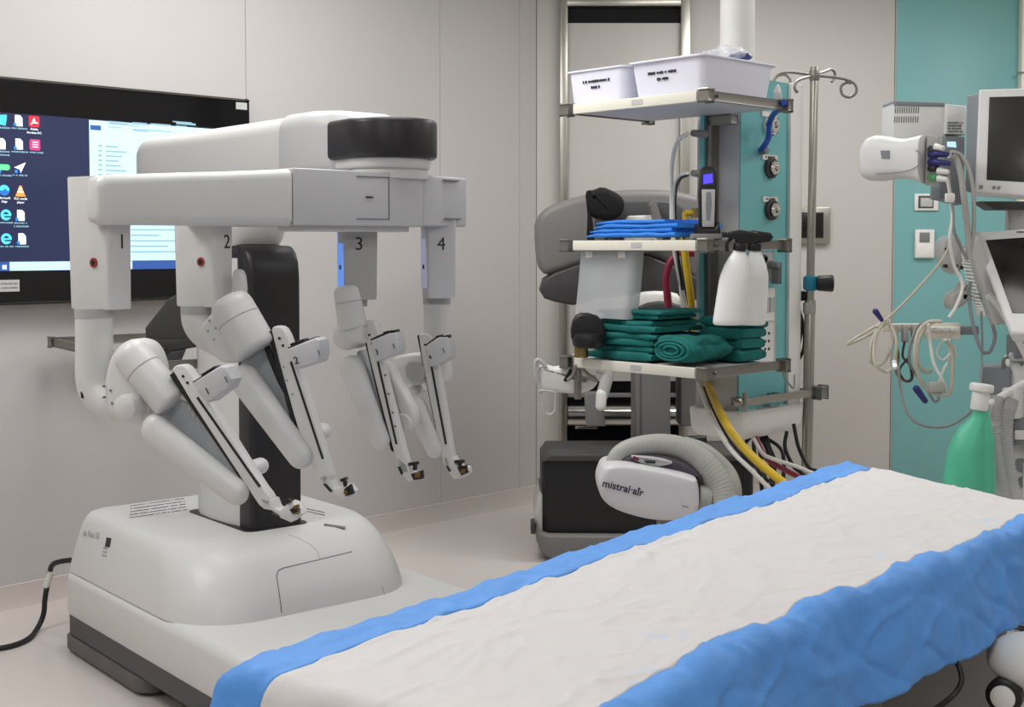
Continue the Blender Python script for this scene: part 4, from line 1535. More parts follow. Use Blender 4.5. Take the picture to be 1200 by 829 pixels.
# white bracket with hooks on the left shelf rail
t = thing('rail_bracket', 'white moulded bracket with wire hooks clamped at the left of the lowest shelf', 'bracket', P(660, 462, 4.75))
def bq(px, py, o=0.0):
    return P(px, py, 4.76 - o)
MB().prism([bq(x, y) for x, y in [(632, 432), (636, 428), (653, 433), (662, 427), (676, 414), (684, 424), (682, 440), (688, 446), (698, 440), (702, 448), (694, 458), (680, 462), (656, 461), (636, 459), (632, 452)]], V((0, .10, 0)), .015, 3, 1).obj('bracket_body', 'off_white', t)
MB().prism([bq(x, y, .004) for x, y in [(660, 446), (668, 432), (672, 436), (664, 448)]], V((0, .02, 0)), .001).obj('bracket_slot', 'black_plastic', t)
mb = MB()
mb.tube([bq(634, 461), bq(634, 458, .01), bq(649, 460, .01), bq(651, 466, .01), bq(650, 482, .01), bq(643, 486, .01), bq(637, 482, .01), bq(636, 474, .01)], .005, 8)
mb.tube([bq(640, 430), bq(633, 423), bq(628, 424), bq(628, 440), bq(632, 449)], .008, 8)
mb.tube([bq(632, 430), bq(629, 437), bq(631, 449)], .008, 8)
mb.obj('wire_hook', 'light_grey', t)
mb = MB()
mb.cyl(bq(677, 424, .03), bq(677, 468, .03), .014, seg=14, bev=.003)
mb.box(bq(678, 425, .02), .05, .05, .05, None, .006)
mb.tube([bq(676, 428, .05), bq(671, 440, .05), bq(665, 446, .05)], .007, 8)
mb.tube([bq(680, 430, .05), bq(688, 438, .05), bq(700, 447, .05)], .007, 8)
mb.obj('clamp', 'steel_rail', t)

# drip pole
dp = 5.06
t = thing('drip_pole', 'stainless drip pole with four curled hooks beside the gas tower', 'drip pole', P(944, 570, dp))
ptop, pbot = P(954.5, 78, dp), P(944.5, 600, dp)
MB().cyl(pbot, ptop, .016, seg=18, bev=.002).obj('pole', 'steel', t)
pm = ptop + (pbot - ptop) * .52
MB().cyl(pbot, pm, .021, seg=18, bev=.002).obj('lower_tube', 'steel', t)
hk = ptop - ZU * .035
for s_, pts in ((0, [(0, 0), (-.09, .012), (-.13, .008), (-.155, -.012), (-.16, -.04), (-.135, -.062), (-.105, -.05), (-.095, -.02), (-.115, .002), (-.14, .0)]),
                (1, [(0, 0), (.08, -.008), (.13, -.018), (.16, -.035), (.165, -.065), (.14, -.085), (.112, -.075), (.105, -.045), (.125, -.028), (.145, -.03)]),
                (2, [(0, 0), (-.05, -.015), (-.08, -.03), (-.09, -.055), (-.075, -.07)]),
                (3, [(0, 0), (.05, .02), (.08, .03), (.095, .01), (.08, -.02)])):
    yy = [0, 0, -.06, .06][s_]
    mb = MB().tube([hk + V((x, yy * abs(x) * 10, z)) for x, z in pts], .0055, 8)
    mb.obj('hook', 'steel_rail', t)
MB().cyl(ptop - ZU * .055, ptop - ZU * .015, .02, seg=16, bev=.002).obj('hook_collar', 'steel_rail', t)
q = P(949.5, 332, dp)
MB().box(q, .05, .05, .06, None, .01).obj('clamp', 'lever_teal', t)
MB().cyl(q + V((.02, -.02, 0)), q + V((.085, -.03, 0)), .03, .034, seg=20, bev=.008).obj('clamp_knob', 'black_plastic', t)
q = P(948.5, 361, dp)
MB().box(q, .045, .05, .05, None, .01).obj('pole_sleeve', 'hose_grey', t)
# ------------------------------------------------------------------ surgeon console behind the pendant
con = thing('surgeon_console', 'grey and black surgeon console with a wide hood standing before the far wall', 'console', V((P(755, 650, 5.9).x, 5.95, 0)))
def C(px, py, d=5.75):
    return P(px, py, d)
YV = V((0, 1, 0))
MB().prism([C(x, y) for x, y in [(627, 268), (630, 254), (640, 243), (665, 233), (700, 225), (745, 221.5), (790, 223), (822, 230), (850, 236), (866, 252), (868, 310), (862, 345), (845, 356), (800, 318), (765, 300), (735, 300), (690, 308), (660, 318), (640, 324), (630, 312)]], YV * .35, .035, 4, 1).obj('hood', 'console_grey', con, 50)
MB().prism([C(x, y, 5.72) for x, y in [(633, 342), (637, 328), (650, 320), (690, 306), (760, 300), (800, 316), (850, 345), (840, 358), (790, 346), (740, 346), (700, 350), (672, 358), (650, 354), (638, 350)]], YV * .3, .012, 3, 0).obj('hood_underside', 'dark_grey', con, 50)
MB().prism([C(x, y, 5.74) for x, y in [(700, 236), (768, 234), (800, 238), (806, 262), (800, 282), (700, 282), (696, 256)]], YV * .06, .012, 3, 1).obj('viewer_recess', 'skirt_grey', con)
MB().prism([C(x, y, 5.66) for x, y in [(736, 253), (766, 252), (776, 290), (732, 290), (733, 258)]], YV * .05, .01).obj('viewer_pad', 'off_white', con)
MB().prism([C(x, y, 5.6) for x, y in [(762, 240), (768, 232), (777, 262), (776, 292), (771, 280)]], YV * .12, .006).obj('side_wedge', 'console_grey', con)
# inner column and arm supports seen between the shelves
MB().prism([C(x, y, 5.8) for x, y in [(745, 300), (795, 300), (795, 360), (745, 360)]], YV * .2, .01).obj('arm_column', 'console_grey', con)
MB().prism([C(x, y, 5.79) for x, y in [(747, 316), (795, 316), (795, 317.2), (747, 317.2)]], YV * .01).obj('column_joint', 'dark_grey', con)
MB().prism([C(x, y, 5.7) for x, y in [(742, 345), (760, 341), (792, 342), (800, 352), (790, 372), (745, 372), (741, 356)]], YV * .28, .02, 3, 1).obj('armrest', 'off_white', con)
MB().prism([C(x, y, 5.68) for x, y in [(742, 368), (752, 356), (780, 352), (802, 360), (806, 380), (742, 384)]], YV * .2, .015, 3, 1).obj('armrest_pad', 'dark_grey', con)
MB().prism([C(x, y, 5.85) for x, y in [(747, 380), (786, 380), (786, 545), (747, 545)]], YV * .25, .012).obj('main_column', 'mid_grey', con)
MB().prism([C(x, y, 5.84) for x, y in [(745, 438), (750.5, 438), (750.5, 545), (745, 545)]], YV * .25, .006).obj('column_edge', 'console_grey', con)
MB().prism([C(x, y, 5.9) for x, y in [(798, 380), (818, 380), (822, 500), (798, 500)]], YV * .2, .012).obj('rear_post', 'console_grey', con)
mb = MB()
mb.prism([C(x, y, 5.8) for x, y in [(686, 462), (706, 462), (710, 500), (688, 500)]], YV * .12, .006)
mb.obj('linkage', 'mid_grey', con)
mb = MB()
mb.capsule(C(705, 462, 5.75), C(704, 476, 5.75), .025, .024)
mb.obj('linkage_cap', 'off_white', con)
MB().tube([C(700, 430, 5.76), C(712, 436, 5.76), C(709, 452, 5.76), C(705, 465, 5.76)], .028, 14).obj('linkage_arm', 'light_grey', con)
# base
MB().prism([C(x, y, 5.65) for x, y in [(635, 543), (642, 534), (880, 534), (884, 543), (884, 622), (880, 630), (643, 630), (635, 622)]], YV * .45, .03, 4, 0).obj('base_block', 'black_plastic', con, 50)
MB().prism([C(x, y, 5.64) for x, y in [(636, 541), (644, 532.5), (880, 532.5), (884, 541)]], YV * .4, .008).obj('base_top', 'console_dark', con)
MB().prism([C(x, y, 5.6) for x, y in [(629, 612), (634, 625), (642, 628), (886, 630), (886, 648), (880, 655), (645, 655), (634, 648), (628, 630)]], YV * .55, .012, 3, 0).obj('foot_tray', 'console_grey', con, 50)
MB().prism([C(x, y, 5.66) for x, y in [(626, 600), (632, 575), (636, 580), (636, 640), (628, 636)]], YV * .35, .008).obj('side_bumper', 'light_grey', con)
mb = MB()
mb.box(C(624.5, 617, 5.66), .02, .1, .05, None, .004)
mb.obj('pedal_catch', 'dark_grey', con)
for x in (648, 868):
    p = C(x, 655, 5.75)
    MB().cyl((p.x - .02, 5.8, .05), (p.x + .02, 5.8, .05), .05, seg=20, bev=.006).obj('caster', 'black_plastic', con)
    p = C(x, 655, 6.05)
    MB().cyl((p.x - .02, 6.1, .05), (p.x + .02, 6.1, .05), .05, seg=20, bev=.006).obj('caster', 'black_plastic', con)
MB().cyl(C(800, 517, 5.6), C(828, 515, 5.6), .02, seg=14, bev=.006).obj('push_handle', 'black_plastic', con)
# black head strap hung over the hood
t = thing('head_strap', 'black padded strap hanging over the front of the console hood', 'strap', C(698, 285, 5.55))
MB().prism([C(x, y, 5.56) for x, y in [(690, 222), (695, 223), (706, 218), (722, 225), (731, 232), (733, 243), (727, 255), (715, 259), (697, 256), (691, 250), (688, 240)]], YV * .12, .03, 4, 1).obj('pad', 'black_foam', t)
MB().prism([C(x, y, 5.57) for x, y in [(686, 224), (692, 223), (692, 250), (695, 260), (698, 285), (687, 285), (689, 256), (688, 244)]], YV * .03, .004, 2, 1).obj('strap_band', 'black_foam', t)
mb = MB()
for x in (711, 728):
    mb.tube([C(x, 256, 5.6), C(x + 1, 270, 5.6), C(x - 2, 290, 5.62)], .008, 8)
mb.obj('strap_cord', 'black_cable', t)

# ------------------------------------------------------------------ warm air unit
wd = 4.02
t = thing('patient_warmer', 'white oval warm air blower with a grey corrugated hose behind the table', 'warming unit', V((P(780, 600, wd).x, wd + .12, 0)))
def W(px, py, o=0.0):
    return P(px, py, wd - o)
outl = [(701, 568), (704, 556), (709, 546), (730, 544.5), (762, 549), (795, 556), (816, 562), (820, 566), (822, 590), (819, 604), (806, 611), (786, 613), (760, 611), (730, 603), (712, 594), (704, 584)]
pw = chaikin([W(x, y) for x, y in outl], 2)
cw = sum(pw, V((0, 0, 0))) / len(pw)
MB().loft([[cw + (p - cw) * g + YV * y for p in pw] for g, y in [(.02, -.002), (.5, -.0015), (.86, 0), (.915, .003), (.955, .010), (.985, .024), (1.0, .05), (1.0, .17), (.97, .20), (.9, .22)]]).obj('blower_case', 'warmer_white', t, 60)
MB().prism([W(x, y, -.075) for x, y in [(722, 547), (732, 536), (742, 533), (775, 534), (800, 540), (822, 555), (826, 568), (790, 560), (750, 550)]], YV * .18, .02, 3, 1).obj('top_cover', 'warmer_plum', t, 50)
pn = MB().prism([W(x, y, -.06) for x, y in [(738, 534.5), (748, 535), (775, 537.5), (792, 543), (775, 547.5), (760, 546.5), (746, 541.5)]], YV * .03, .006, 2, 1).obj('control_panel', 'light_grey', t)
MB().prism([W(x, y, -.055) for x, y in [(755, 540.5), (768, 540.5), (768, 543.5), (757, 543)]], YV * .01).obj('display', 'print_dark', pn)
mb = MB()
for x, y in ((744, 537), (747, 538.5)):
    q = W(x, y, -.056)
    mb.cyl(q, q + YV * .01, .005, seg=10)
mb.obj('button', 'hose_red', pn)
q = W(730, 572.5, .0035)
xd = W(754, 579, .002) - W(706, 567, .002)
xd.normalize()
text('brand_mark', 'mistral·air', q, xd, V((0, -1, 0)).cross(xd), .033, 'print_dark', t, .0006, bold=.0004)
q = W(749, 573.5, .0035)
text('brand_mark_small', '®', q, xd, V((0, -1, 0)).cross(xd), .012, 'print_dark', t, .0006)
MB().box(W(803, 594, .0), .022, .002, .006, (xd, YV, V((0, -1, 0)).cross(xd))).obj('status_mark', 'print_faint', t)
hp = [W(716, 547, -.10), W(726, 532, -.11), W(745, 524, -.12), W(775, 521.5, -.13), W(803, 528, -.13), W(826, 545, -.12), W(843, 568, -.10), W(848, 592, -.08), W(846, 620, -.06), W(842, 660, -.04)]
hc_ = catmull(hp, 14)
nh = len(hc_)
MB().tube(hp, lambda s: (.024 + .020 * min(1, s * 1.8)) * (1 + .006 * math.sin(s * 330)), 20, 60).obj('air_hose', 'hose_grey', t, 70)
MB().tube([W(800, 523, -.2), W(825, 532, -.2), W(848, 552, -.2), W(857, 572, -.18), W(856, 600, -.16), W(852, 660, -.14)], .034, 18, 8).obj('hose_sleeve', 'hose_grey', t)
MB().cyl(W(818, 584, -.1), W(832, 586, -.1), .045, seg=24, bev=.004).obj('hose_outlet', 'hose_grey', t)
b = V((P(782, 600, wd).x, wd + .12, 0))
MB().cyl(b + ZU * .06, b + ZU * .56, .02, seg=16).obj('stand_pole', 'steel_rail', t)
mb = MB()
for k in range(5):
    a = k * 2 * math.pi / 5 + .3
    mb.capsule(b + ZU * .075, b + V((.24 * math.cos(a), .24 * math.sin(a), .06)), .02, .014, 12)
mb.obj('stand_base', 'mid_grey', t)
for k in range(5):
    a = k * 2 * math.pi / 5 + .3
    c = b + V((.24 * math.cos(a), .24 * math.sin(a), .03))
    MB().cyl(c - V((.01, 0, 0)), c + V((.01, 0, 0)), .029, seg=16).obj('stand_caster', 'black_plastic', t)

# ------------------------------------------------------------------ operating table and drape
ZT = .86
H1, F1 = PZ(300, 776, ZT), PZ(992, 543, ZT)
N1, N2 = V((.055, 1.385, ZT)), V((1.12, 2.60, ZT))
LDIR = (F1 - H1).normalized()
WDIR = V((LDIR.y, -LDIR.x, 0))
tab = thing('operating_table', 'dark grey operating table under the blue and white drape', 'operating table', V(((H1 + N2) / 2).to_tuple()[:2] + (0,)))
def TB(a, b, z):                        # a along, b across from the far edge
    q = H1 + LDIR * a + WDIR * b
    return V((q.x, q.y, z))
for a0, a1, z in ((.03, .55, .745), (.57, 1.25, .745), (1.27, 1.72, .745)):
    MB().prism([TB(a0, .03, z), TB(a1, .03, z), TB(a1, .37, z), TB(a0, .37, z)], ZU * .085, .02).obj('table_pad', 'dark_grey', tab)
MB().prism([TB(.04, .04, .70), TB(1.7, .04, .70), TB(1.7, .36, .70), TB(.04, .36, .70)], ZU * .042, .006).obj('table_frame', 'skirt_grey', tab)
for b in (.02, .365):
    MB().box(TB(.85, b + .01, .725), 1.5, .012, .03, (LDIR, WDIR, ZU), .003).obj('side_rail', 'steel_rail', tab)
MB().prism([TB(a, b_, .14) for a, b_ in rrect(.62, 1.18, .08, .40, .06, 5)], ZU * .56, .02).obj('column', 'console_dark', tab)
MB().prism([TB(a, b_, .05) for a, b_ in rrect(.2, 1.5, .0, .48, .1, 5)], ZU * .1, .03).obj('base', 'mid_grey', tab)
for a in (.3, 1.4):
    for b_ in (.08, .40):
        MB().cyl(TB(a, b_ - .02, .035), TB(a, b_ + .02, .035), .035, seg=16).obj('caster', 'black_plastic', tab)
MB().prism([TB(.85, .34, .30), TB(1.93, .37, .30), TB(1.93, .37, .60), TB(.85, .34, .70)], WDIR * .02, .015).obj('side_panel', 'dark_grey', tab)
MB().prism([TB(.62, .33, .34), TB(.84, .33, .34), TB(.84, .33, .70), TB(.62, .33, .70)], WDIR * .03, .015).obj('side_cover', 'console_dark', tab)
# white joint housing with round lock
jo = P(1210, 795, 2.22)
mb = MB()
mb.ball(P(1210, 775, 2.25), .078, (1, 1, .62), seg=28, rings=16)
mb.obj('joint_housing', 'off_white', tab)
mb = MB()
mb.prism([P(x, y, 2.24) for x, y in [(1182, 792), (1240, 796), (1240, 850), (1192, 850)]], YV * .08, .02)
mb.obj('joint_arm', 'off_white', tab)
q = P(1176, 817, 2.21)
ax = V((-.55, -.83, 0))
MB().lathe(q - ax * .02, ax, [(.031, 0), (.031, .02), (.025, .024), (.002, .024)], 28, (ax.cross(ZU), ZU)).obj('lock_ring', 'black_plastic', tab)
MB().lathe(q + ax * .0, ax, [(.021, 0), (.021, .008), (.016, .011), (.002, .012)], 28, (ax.cross(ZU), ZU)).obj('lock_cap', 'off_white', tab)
hose('table_cable', 'black cable hanging below the near edge of the blue drape', 'cable', [P(1118, 772, 2.16), P(1124, 782, 2.14), P(1127, 797, 2.13), P(1122, 810, 2.12), P(1110, 822, 2.1), P(1090, 836, 2.09), P(1060, 855, 2.08)], .005, 'black_cable', 8)

# drape
NEARP = [(.055, 1.385), (.123, 1.503), (.2515, 1.677), (.419, 1.888), (.5935, 2.056), (.7366, 2.21), (.991, 2.477), (1.12, 2.60)]
HD, FD, ND, BD = .34, .30, .30, .185       # drop at head, foot, far and near side
LT = (F1 - H1).length
RE = .03


def near_edge(s):
    """edge curve between N1 and N2"""
    s = max(0, min(1, s))
    L = [0]
    for a, b in zip(NEARP[:-1], NEARP[1:]):
        L.append(L[-1] + math.hypot(b[0] - a[0], b[1] - a[1]))
    x = s * L[-1]
    for i in range(len(L) - 1):
        if x <= L[i + 1] + 1e-9:
            k = (x - L[i]) / (L[i + 1] - L[i])
            return V((NEARP[i][0] * (1 - k) + NEARP[i + 1][0] * k, NEARP[i][1] * (1 - k) + NEARP[i + 1][1] * k, ZT))


def edge(a):
    if a <= 0:
        return 0.0, 0.0
    q = RE * math.pi / 2
    if a < q:
        return RE * math.sin(a / RE), RE * (1 - math.cos(a / RE))
    return RE + (a - q) * .10, RE + (a - q)


NS_, NT_ = 300, 150
def fb(p, o=4, lac=2.1):
    s, a = 0.0, 1.0
    for i in range(o):
        s += a * noise.noise(p)
        p = p * lac + V((3.1, 1.7, .3))
        a *= .5
    return s


def ridge(p):
    return 1 - abs(noise.noise(p)) * 2


WT = .50
JB = [44, 76, 40]                       # columns: far border, white panel, near border


def bounds(sm):
    lo = .070 + .018 * noise.noise(V((sm * 4, 9.1, 0))) + .007 * noise.noise(V((sm * 12, 2.2, 0)))
    hi = WT - .006 + .020 * noise.noise(V((sm * 6, 4.4, 0))) + .009 * noise.noise(V((sm * 17, 5.4, 0)))
    if sm < .02:
        lo -= .03 * min(1, (.02 - sm) / .2)
    return lo, hi


def crease(p, th):
    return max(0.0, 1 - abs(noise.noise(p)) * 2 - th) / (1 - th)


def drape_point(sm, tm):
    s = max(0, min(1, sm / LT))
    far = H1 + (F1 - H1) * s
    nr = near_edge(s)
    across = nr - far
    ac = across.normalized()
    tt = max(0, min(1, tm / WT))
    q = far + across * tt
    o1, d1 = edge(-sm)
    o2, d2 = edge(sm - LT)
    o3, d3 = edge(-tm)
    o4, d4 = edge(tm - WT)
    q = q - LDIR * o1 + LDIR * o2 - ac * o3 + ac * o4
    q.z -= max(d1, d2, d3, d4) + .12 * min(max(d1, d2), max(d3, d4))
    nz = V((sm, tm, 0))
    wp = nz + V((.06 * noise.noise(nz * 6), .06 * noise.noise(nz * 6 + V((5, 5, 5))), 0))
    wr = .0020 * fb(nz * 3.5, 3) + .0008 * fb(nz * 18, 3)
    wr += .0024 * crease(V((wp.x * 2.6 + wp.y * 2.2, wp.y * 5.0 - wp.x * 1.2, 1.0)), .80)
    wr += .0022 * crease(V((wp.x * 6.0 - wp.y * 5, wp.x * 3.5 + wp.y * 7.5, 4.2)), .82)
    wr += .0020 * crease(V((wp.x * 3.0 + 4, wp.y * 9.0, 7.7)), .84)
    wr += .0013 * crease(V((wp.x * 14, wp.y * 14, 2.2)), .7)
    nearf = max(0, 1 - abs(tm - WT) / .06)
    farf = max(0, 1 - abs(tm) / .05)
    bunch = .011 * noise.noise(V((sm * 8, 3.3, 0))) + .008 * noise.noise(V((sm * 21, 1.3, 0)))
    q.z += wr + nearf * bunch + farf * (.005 * noise.noise(V((sm * 9, 7.3, 0))) + .0025 * noise.noise(V((sm * 24, 7.3, 1))))
    q -= ac * (farf * .016 * noise.noise(V((sm * 7, 1.3, 5))))
    if tm < .075 and tm > -.06:
        q.z += .0035 * crease(V((sm * 9 + tm * 20, tm * 26 - sm * 3, 3)), .5)
    if d4 > 0:
        w4 = min(1, d4 / .06)
        f = .012 * noise.noise(V((sm * 5.5 + tm * 1.5, tm * 2.5, 1))) + .005 * noise.noise(V((sm * 13 - tm * 9, tm * 7, 2)))
        f += .006 * crease(V((sm * 5 + tm * 7, tm * 9 - sm * 2, 9)), .62) - .005 * crease(V((sm * 6 - tm * 9, tm * 6 + sm, 12)), .66)
        f += .0016 * fb(nz * 22, 2)
        q += ac * (f * w4 + .014 * min(1, d4 / .1))
        q.z += .020 * noise.noise(V((sm * 5, 0, 8))) * min(1, d4 / .15)
    if d3 > 0:
        q -= ac * (.02 * noise.noise(V((sm * 7, tm * 3, 5))) * min(1, d3 / .08))
    if d1 > 0:
        q -= LDIR * ((.02 * noise.noise(V((tm * 8, sm * 3, 6))) + .008 * crease(V((tm * 9, sm * 7, 1)), .5)) * min(1, d1 / .08) + .01)
    return q


verts = []
for i in range(NS_ + 1):
    sm = -HD + (LT + HD + FD) * i / NS_
    lo, hi = bounds(sm)
    ts = [-ND + (lo + ND) * k / JB[0] for k in range(JB[0])] + [lo + (hi - lo) * k / JB[1] for k in range(JB[1])] + [hi + (WT + BD - hi) * k / JB[2] for k in range(JB[2] + 1)]
    verts.append([drape_point(sm, t) for t in ts])


def cloth(name, m, spans, parent):
    bm = bmesh.new()
    idx = {}
    def vv(i, j):
        if (i, j) not in idx:
            idx[(i, j)] = bm.verts.new(verts[i][j])
        return idx[(i, j)]
    for i in range(NS_):
        for a, b in spans:
            for j in range(a, b):
                bm.faces.new((vv(i, j), vv(i + 1, j), vv(i + 1, j + 1), vv(i, j + 1)))
    mb = MB()
    mb.bm.free()
    mb.bm = bm
    o = mb.obj(name, m, parent, 180)
    md = o.modifiers.new('thickness', 'SOLIDIFY')
    md.thickness = .0012
    md.offset = -1
    return o


def faint_prints(m):
    """washed out blue printing on the absorbent sheet, as soft blotches fixed to the cloth"""
    nt = m.node_tree
    b = nt.nodes['Principled BSDF']
    src = b.inputs['Base Color'].links[0].from_socket
    geo = nt.nodes.new('ShaderNodeNewGeometry')
    acc = None
    for c, r in [(PZ(1085, 700, ZT), .05), (PZ(1040, 655, ZT), .04), (PZ(755, 790, ZT), .045), (PZ(520, 722, ZT), .04), (PZ(620, 680, ZT), .05), (PZ(1150, 610, ZT), .045), (PZ(780, 745, ZT), .04), (PZ(350, 815, ZT), .03)]:
        d = nt.nodes.new('ShaderNodeVectorMath')
        d.operation = 'DISTANCE'
        d.inputs[1].default_value = c
        nt.links.new(geo.outputs['Position'], d.inputs[0])
        mr = nt.nodes.new('ShaderNodeMapRange')
        mr.inputs['From Min'].default_value = r * .4
        mr.inputs['From Max'].default_value = r
        mr.inputs['To Min'].default_value = 1
        mr.inputs['To Max'].default_value = 0
        nt.links.new(d.outputs['Value'], mr.inputs['Value'])
        if acc is None:
            acc = mr.outputs['Result']
        else:
            mx = nt.nodes.new('ShaderNodeMath')
            mx.operation = 'MAXIMUM'
            nt.links.new(acc, mx.inputs[0])
            nt.links.new(mr.outputs['Result'], mx.inputs[1])
            acc = mx.outputs[0]
    n = nt.nodes.new('ShaderNodeTexNoise')
    n.inputs['Scale'].default_value = 55
    n.inputs['Detail'].default_value = 1
    nt.links.new(geo.outputs['Position'], n.inputs['Vector'])
    gt = nt.nodes.new('ShaderNodeMapRange')
    gt.inputs['From Min'].default_value = .5
    gt.inputs['From Max'].default_value = .6
    nt.links.new(n.outputs['Fac'], gt.inputs['Value'])
    mu = nt.nodes.new('ShaderNodeMath')
    mu.operation = 'MULTIPLY'
    nt.links.new(acc, mu.inputs[0])
    nt.links.new(gt.outputs['Result'], mu.inputs[1])
    mu2 = nt.nodes.new('ShaderNodeMath')
    mu2.operation = 'MULTIPLY'
    mu2.inputs[1].default_value = .55
    nt.links.new(mu.outputs[0], mu2.inputs[0])
    mx = nt.nodes.new('ShaderNodeMix')
    mx.data_type = 'RGBA'
    nt.links.new(mu2.outputs[0], mx.inputs['Factor'])
    nt.links.new(src, mx.inputs[6])
    mx.inputs[7].default_value = (.45, .6, .8, 1)
    nt.links.new(mx.outputs[2], b.inputs['Base Color'])


faint_prints(MATS['drape_white'])
dr = thing('table_drape', 'crinkled disposable drape with blue borders covering the operating table', 'drape', TB(.9, .25, .6))
cloth('blue_border', 'drape_blue', [(0, JB[0]), (JB[0] + JB[1], sum(JB))], dr)
cloth('absorbent_panel', 'drape_white', [(JB[0], JB[0] + JB[1])], dr)

# ------------------------------------------------------------------ anaesthesia workstation at the right
AD = 4.25
def A(px, py, d=AD):
    return P(px, py, d)
ana = thing('anaesthesia_machine', 'grey anaesthesia machine standing behind the far end of the table', 'anaesthesia machine', V((A(1230, 500).x, AD + .2, 0)))
SD = V((.358, .934, 0)).normalized()
FDR = V((SD.y, -SD.x, 0))
AX = (FDR, SD, ZU)
AO = A(1177, 500)
AO.z = 0
def AM(a, b, z):
    return AO + FDR * a + SD * b + ZU * z


MB().box(AM(.31, .29, .57), .62, .56, .90, AX, .03).obj('cabinet', 'device_white', ana)
for k in range(3):
    z = .31 + .26 * k
    d_ = MB().box(AM(.32, .0, z), .52, .03, .23, AX, .01).obj('drawer', 'device_white', ana)
    MB().box(AM(.32, -.025, z + .06), .3, .025, .02, AX, .006).obj('handle', 'mid_grey', d_)
for x in (.08, .54):
    for y in (.1, .48):
        MB().cyl(AM(x - .02, y, .06), AM(x + .02, y, .06), .06, seg=20, bev=.006).obj('caster', 'black_plastic', ana)
MB().box(AM(.31, .29, .12), .58, .5, .04, AX, .01).obj('base_frame', 'dark_grey', ana)
MB().box(AM(.14, .36, 1.5), .12, .12, .98, AX, .01).obj('rear_column', 'device_grey', ana)
MB().box(AM(.33, .27, 1.03), .64, .56, .03, AX, .008).obj('work_top', 'light_grey', ana)
# dark grey rail that carries the cable rack
p, q = A(1128, 344), A(1196, 352)
MB().span((p.x, AD, q.z), (q.x + .25, AD + .04, p.z), .004).obj('side_rail', 'device_grey', ana)
# absorber hoses and valves
mb = MB()
for k in range(2):
    c = [A(1168 + 16 * k, 466 + 3 * k, AD - .12), A(1164 + 14 * k, 490, AD - .14), A(1166 + 12 * k, 530, AD - .14), A(1178 + 10 * k, 590, AD - .12), A(1186 + 10 * k, 640, AD - .1)]
    MB().tube(c, lambda s: .026 * (1 + .06 * math.sin(s * 330)), 16, 40).obj('breathing_hose', 'clear_pocket', ana, 70)
MB().tube([A(1150, 480, AD - .16), A(1160, 474, AD - .14), A(1180, 462, AD - .12), A(1200, 450, AD - .1)], .014, 12).obj('valve_arm', 'device_white', ana)
MB().cyl(A(1186, 490, AD - .1), A(1186, 455, AD - .1), .03, seg=20, bev=.006).obj('valve_body', 'device_white', ana)
MB().cyl(A(1190, 520, AD - .06), A(1190, 490, AD - .06), .05, .04, seg=24, bev=.008).obj('absorber_canister', 'device_grey', ana)
MB().tube([A(1176, 442, AD), A(1176, 424, AD), A(1180, 419, AD), A(1196, 420, AD), A(1196, 450, AD)], .006, 8).obj('wire_guard', 'steel_rail', ana)
MB().tube([A(1158, 345, AD - .05), A(1172, 362, AD - .05), A(1186, 385, AD - .06), A(1204, 420, AD - .08), A(1225, 450, AD - .08)], .011, 10).obj('support_tube', 'device_white', ana)
mb = MB()
for x, y, r in ((1196, 545, .022), (1186, 560, .016), (1200, 565, .02)):
    mb.cyl(A(x, y, AD - .02), A(x, y, AD + .05), r, seg=18, bev=.003)
mb.obj('control_knob', 'device_grey', ana)
MB().box(A(1168, 545, AD + .03), .03, .02, .012, None, .002).obj('latch', 'dark_grey', ana)
MB().box(A(1165, 588, AD - .04), .03, .02, .012, None, .004).obj('yellow_tab', 'hose_yellow', ana)
MB().box(A(1196, 510, AD - .14), .04, .01, .03, None, .004).obj('gauge_label', 'off_white', ana)
MB().box(AM(-.03, .05, .8), .1, .12, .4, AX, .02).obj('side_housing', 'device_grey', ana)

# upper monitor with processor block
mo = thing('patient_monitor', 'upper grey framed patient monitor at the right edge', 'monitor', A(1180, 240, AD))
def slab(name, pts, dz, m, par, th, bev=.006, sm=0, base=None):
    b = [P(x, y, d) for x, y, d in (base or pts)]
    n = (b[1] - b[0]).cross(b[2] - b[0])
    n.normalize()
    if n.y < 0:
        n = -n
    q = [PP(x, y, b[0], n) for x, y, d in pts]
    q = [p - n * dz for p in q]
    return MB().prism(q, n * th, bev, 3, sm).obj(name, m, par, 40)


m1 = [(1142, 226, 4.20), (1147, 104.5, 4.25), (1282, 100, 4.10), (1284, 236, 4.05)]
def bl(c, u, v):
    (a, b, c_, d) = c
    f = lambda k: (a[k] * (1 - u) + d[k] * u) * (1 - v) + (b[k] * (1 - u) + c_[k] * u) * v
    return (f(0), f(1), f(2))
slab('frame', m1, 0, 'device_white', mo, .07, .012)
slab('screen', [bl(m1, u, v) for u, v in ((.095, .13), (.095, .92), (.94, .92), (.94, .13))], .002, 'screen_off', mo, .006, .001, 0, m1)
slab('side_shell', [(1130, 224, 4.28), (1132, 112, 4.32), (1150, 108, 4.26), (1146, 228, 4.22)], 0, 'device_grey', mo, .06, .01)
mb = MB()
for u in (.05, .16, .2):
    q = P(*bl(m1, u, .06))
    mb.box(q + V((0, -.002, 0)), .012, .006, .012, None, .002)
mb.obj('button', 'device_grey', mo)
MB().prism([A(x, y, 4.3) for x, y in [(1150, 236), (1210, 236), (1210, 246), (1166, 246)]], YV * .1, .004).obj('mount_plate', 'console_dark', mo)
MB().span((A(1186, 0, 4.38).x, 4.36, A(0, 275, 4.38).z), (A(1230, 0, 4.38).x, 4.42, A(0, 236, 4.38).z), .01).obj('mount_neck', 'light_grey', mo)
pr = thing('monitor_processor', 'white vented processor box mounted left of the upper monitor', 'processor box', A(1080, 170, 4.4))
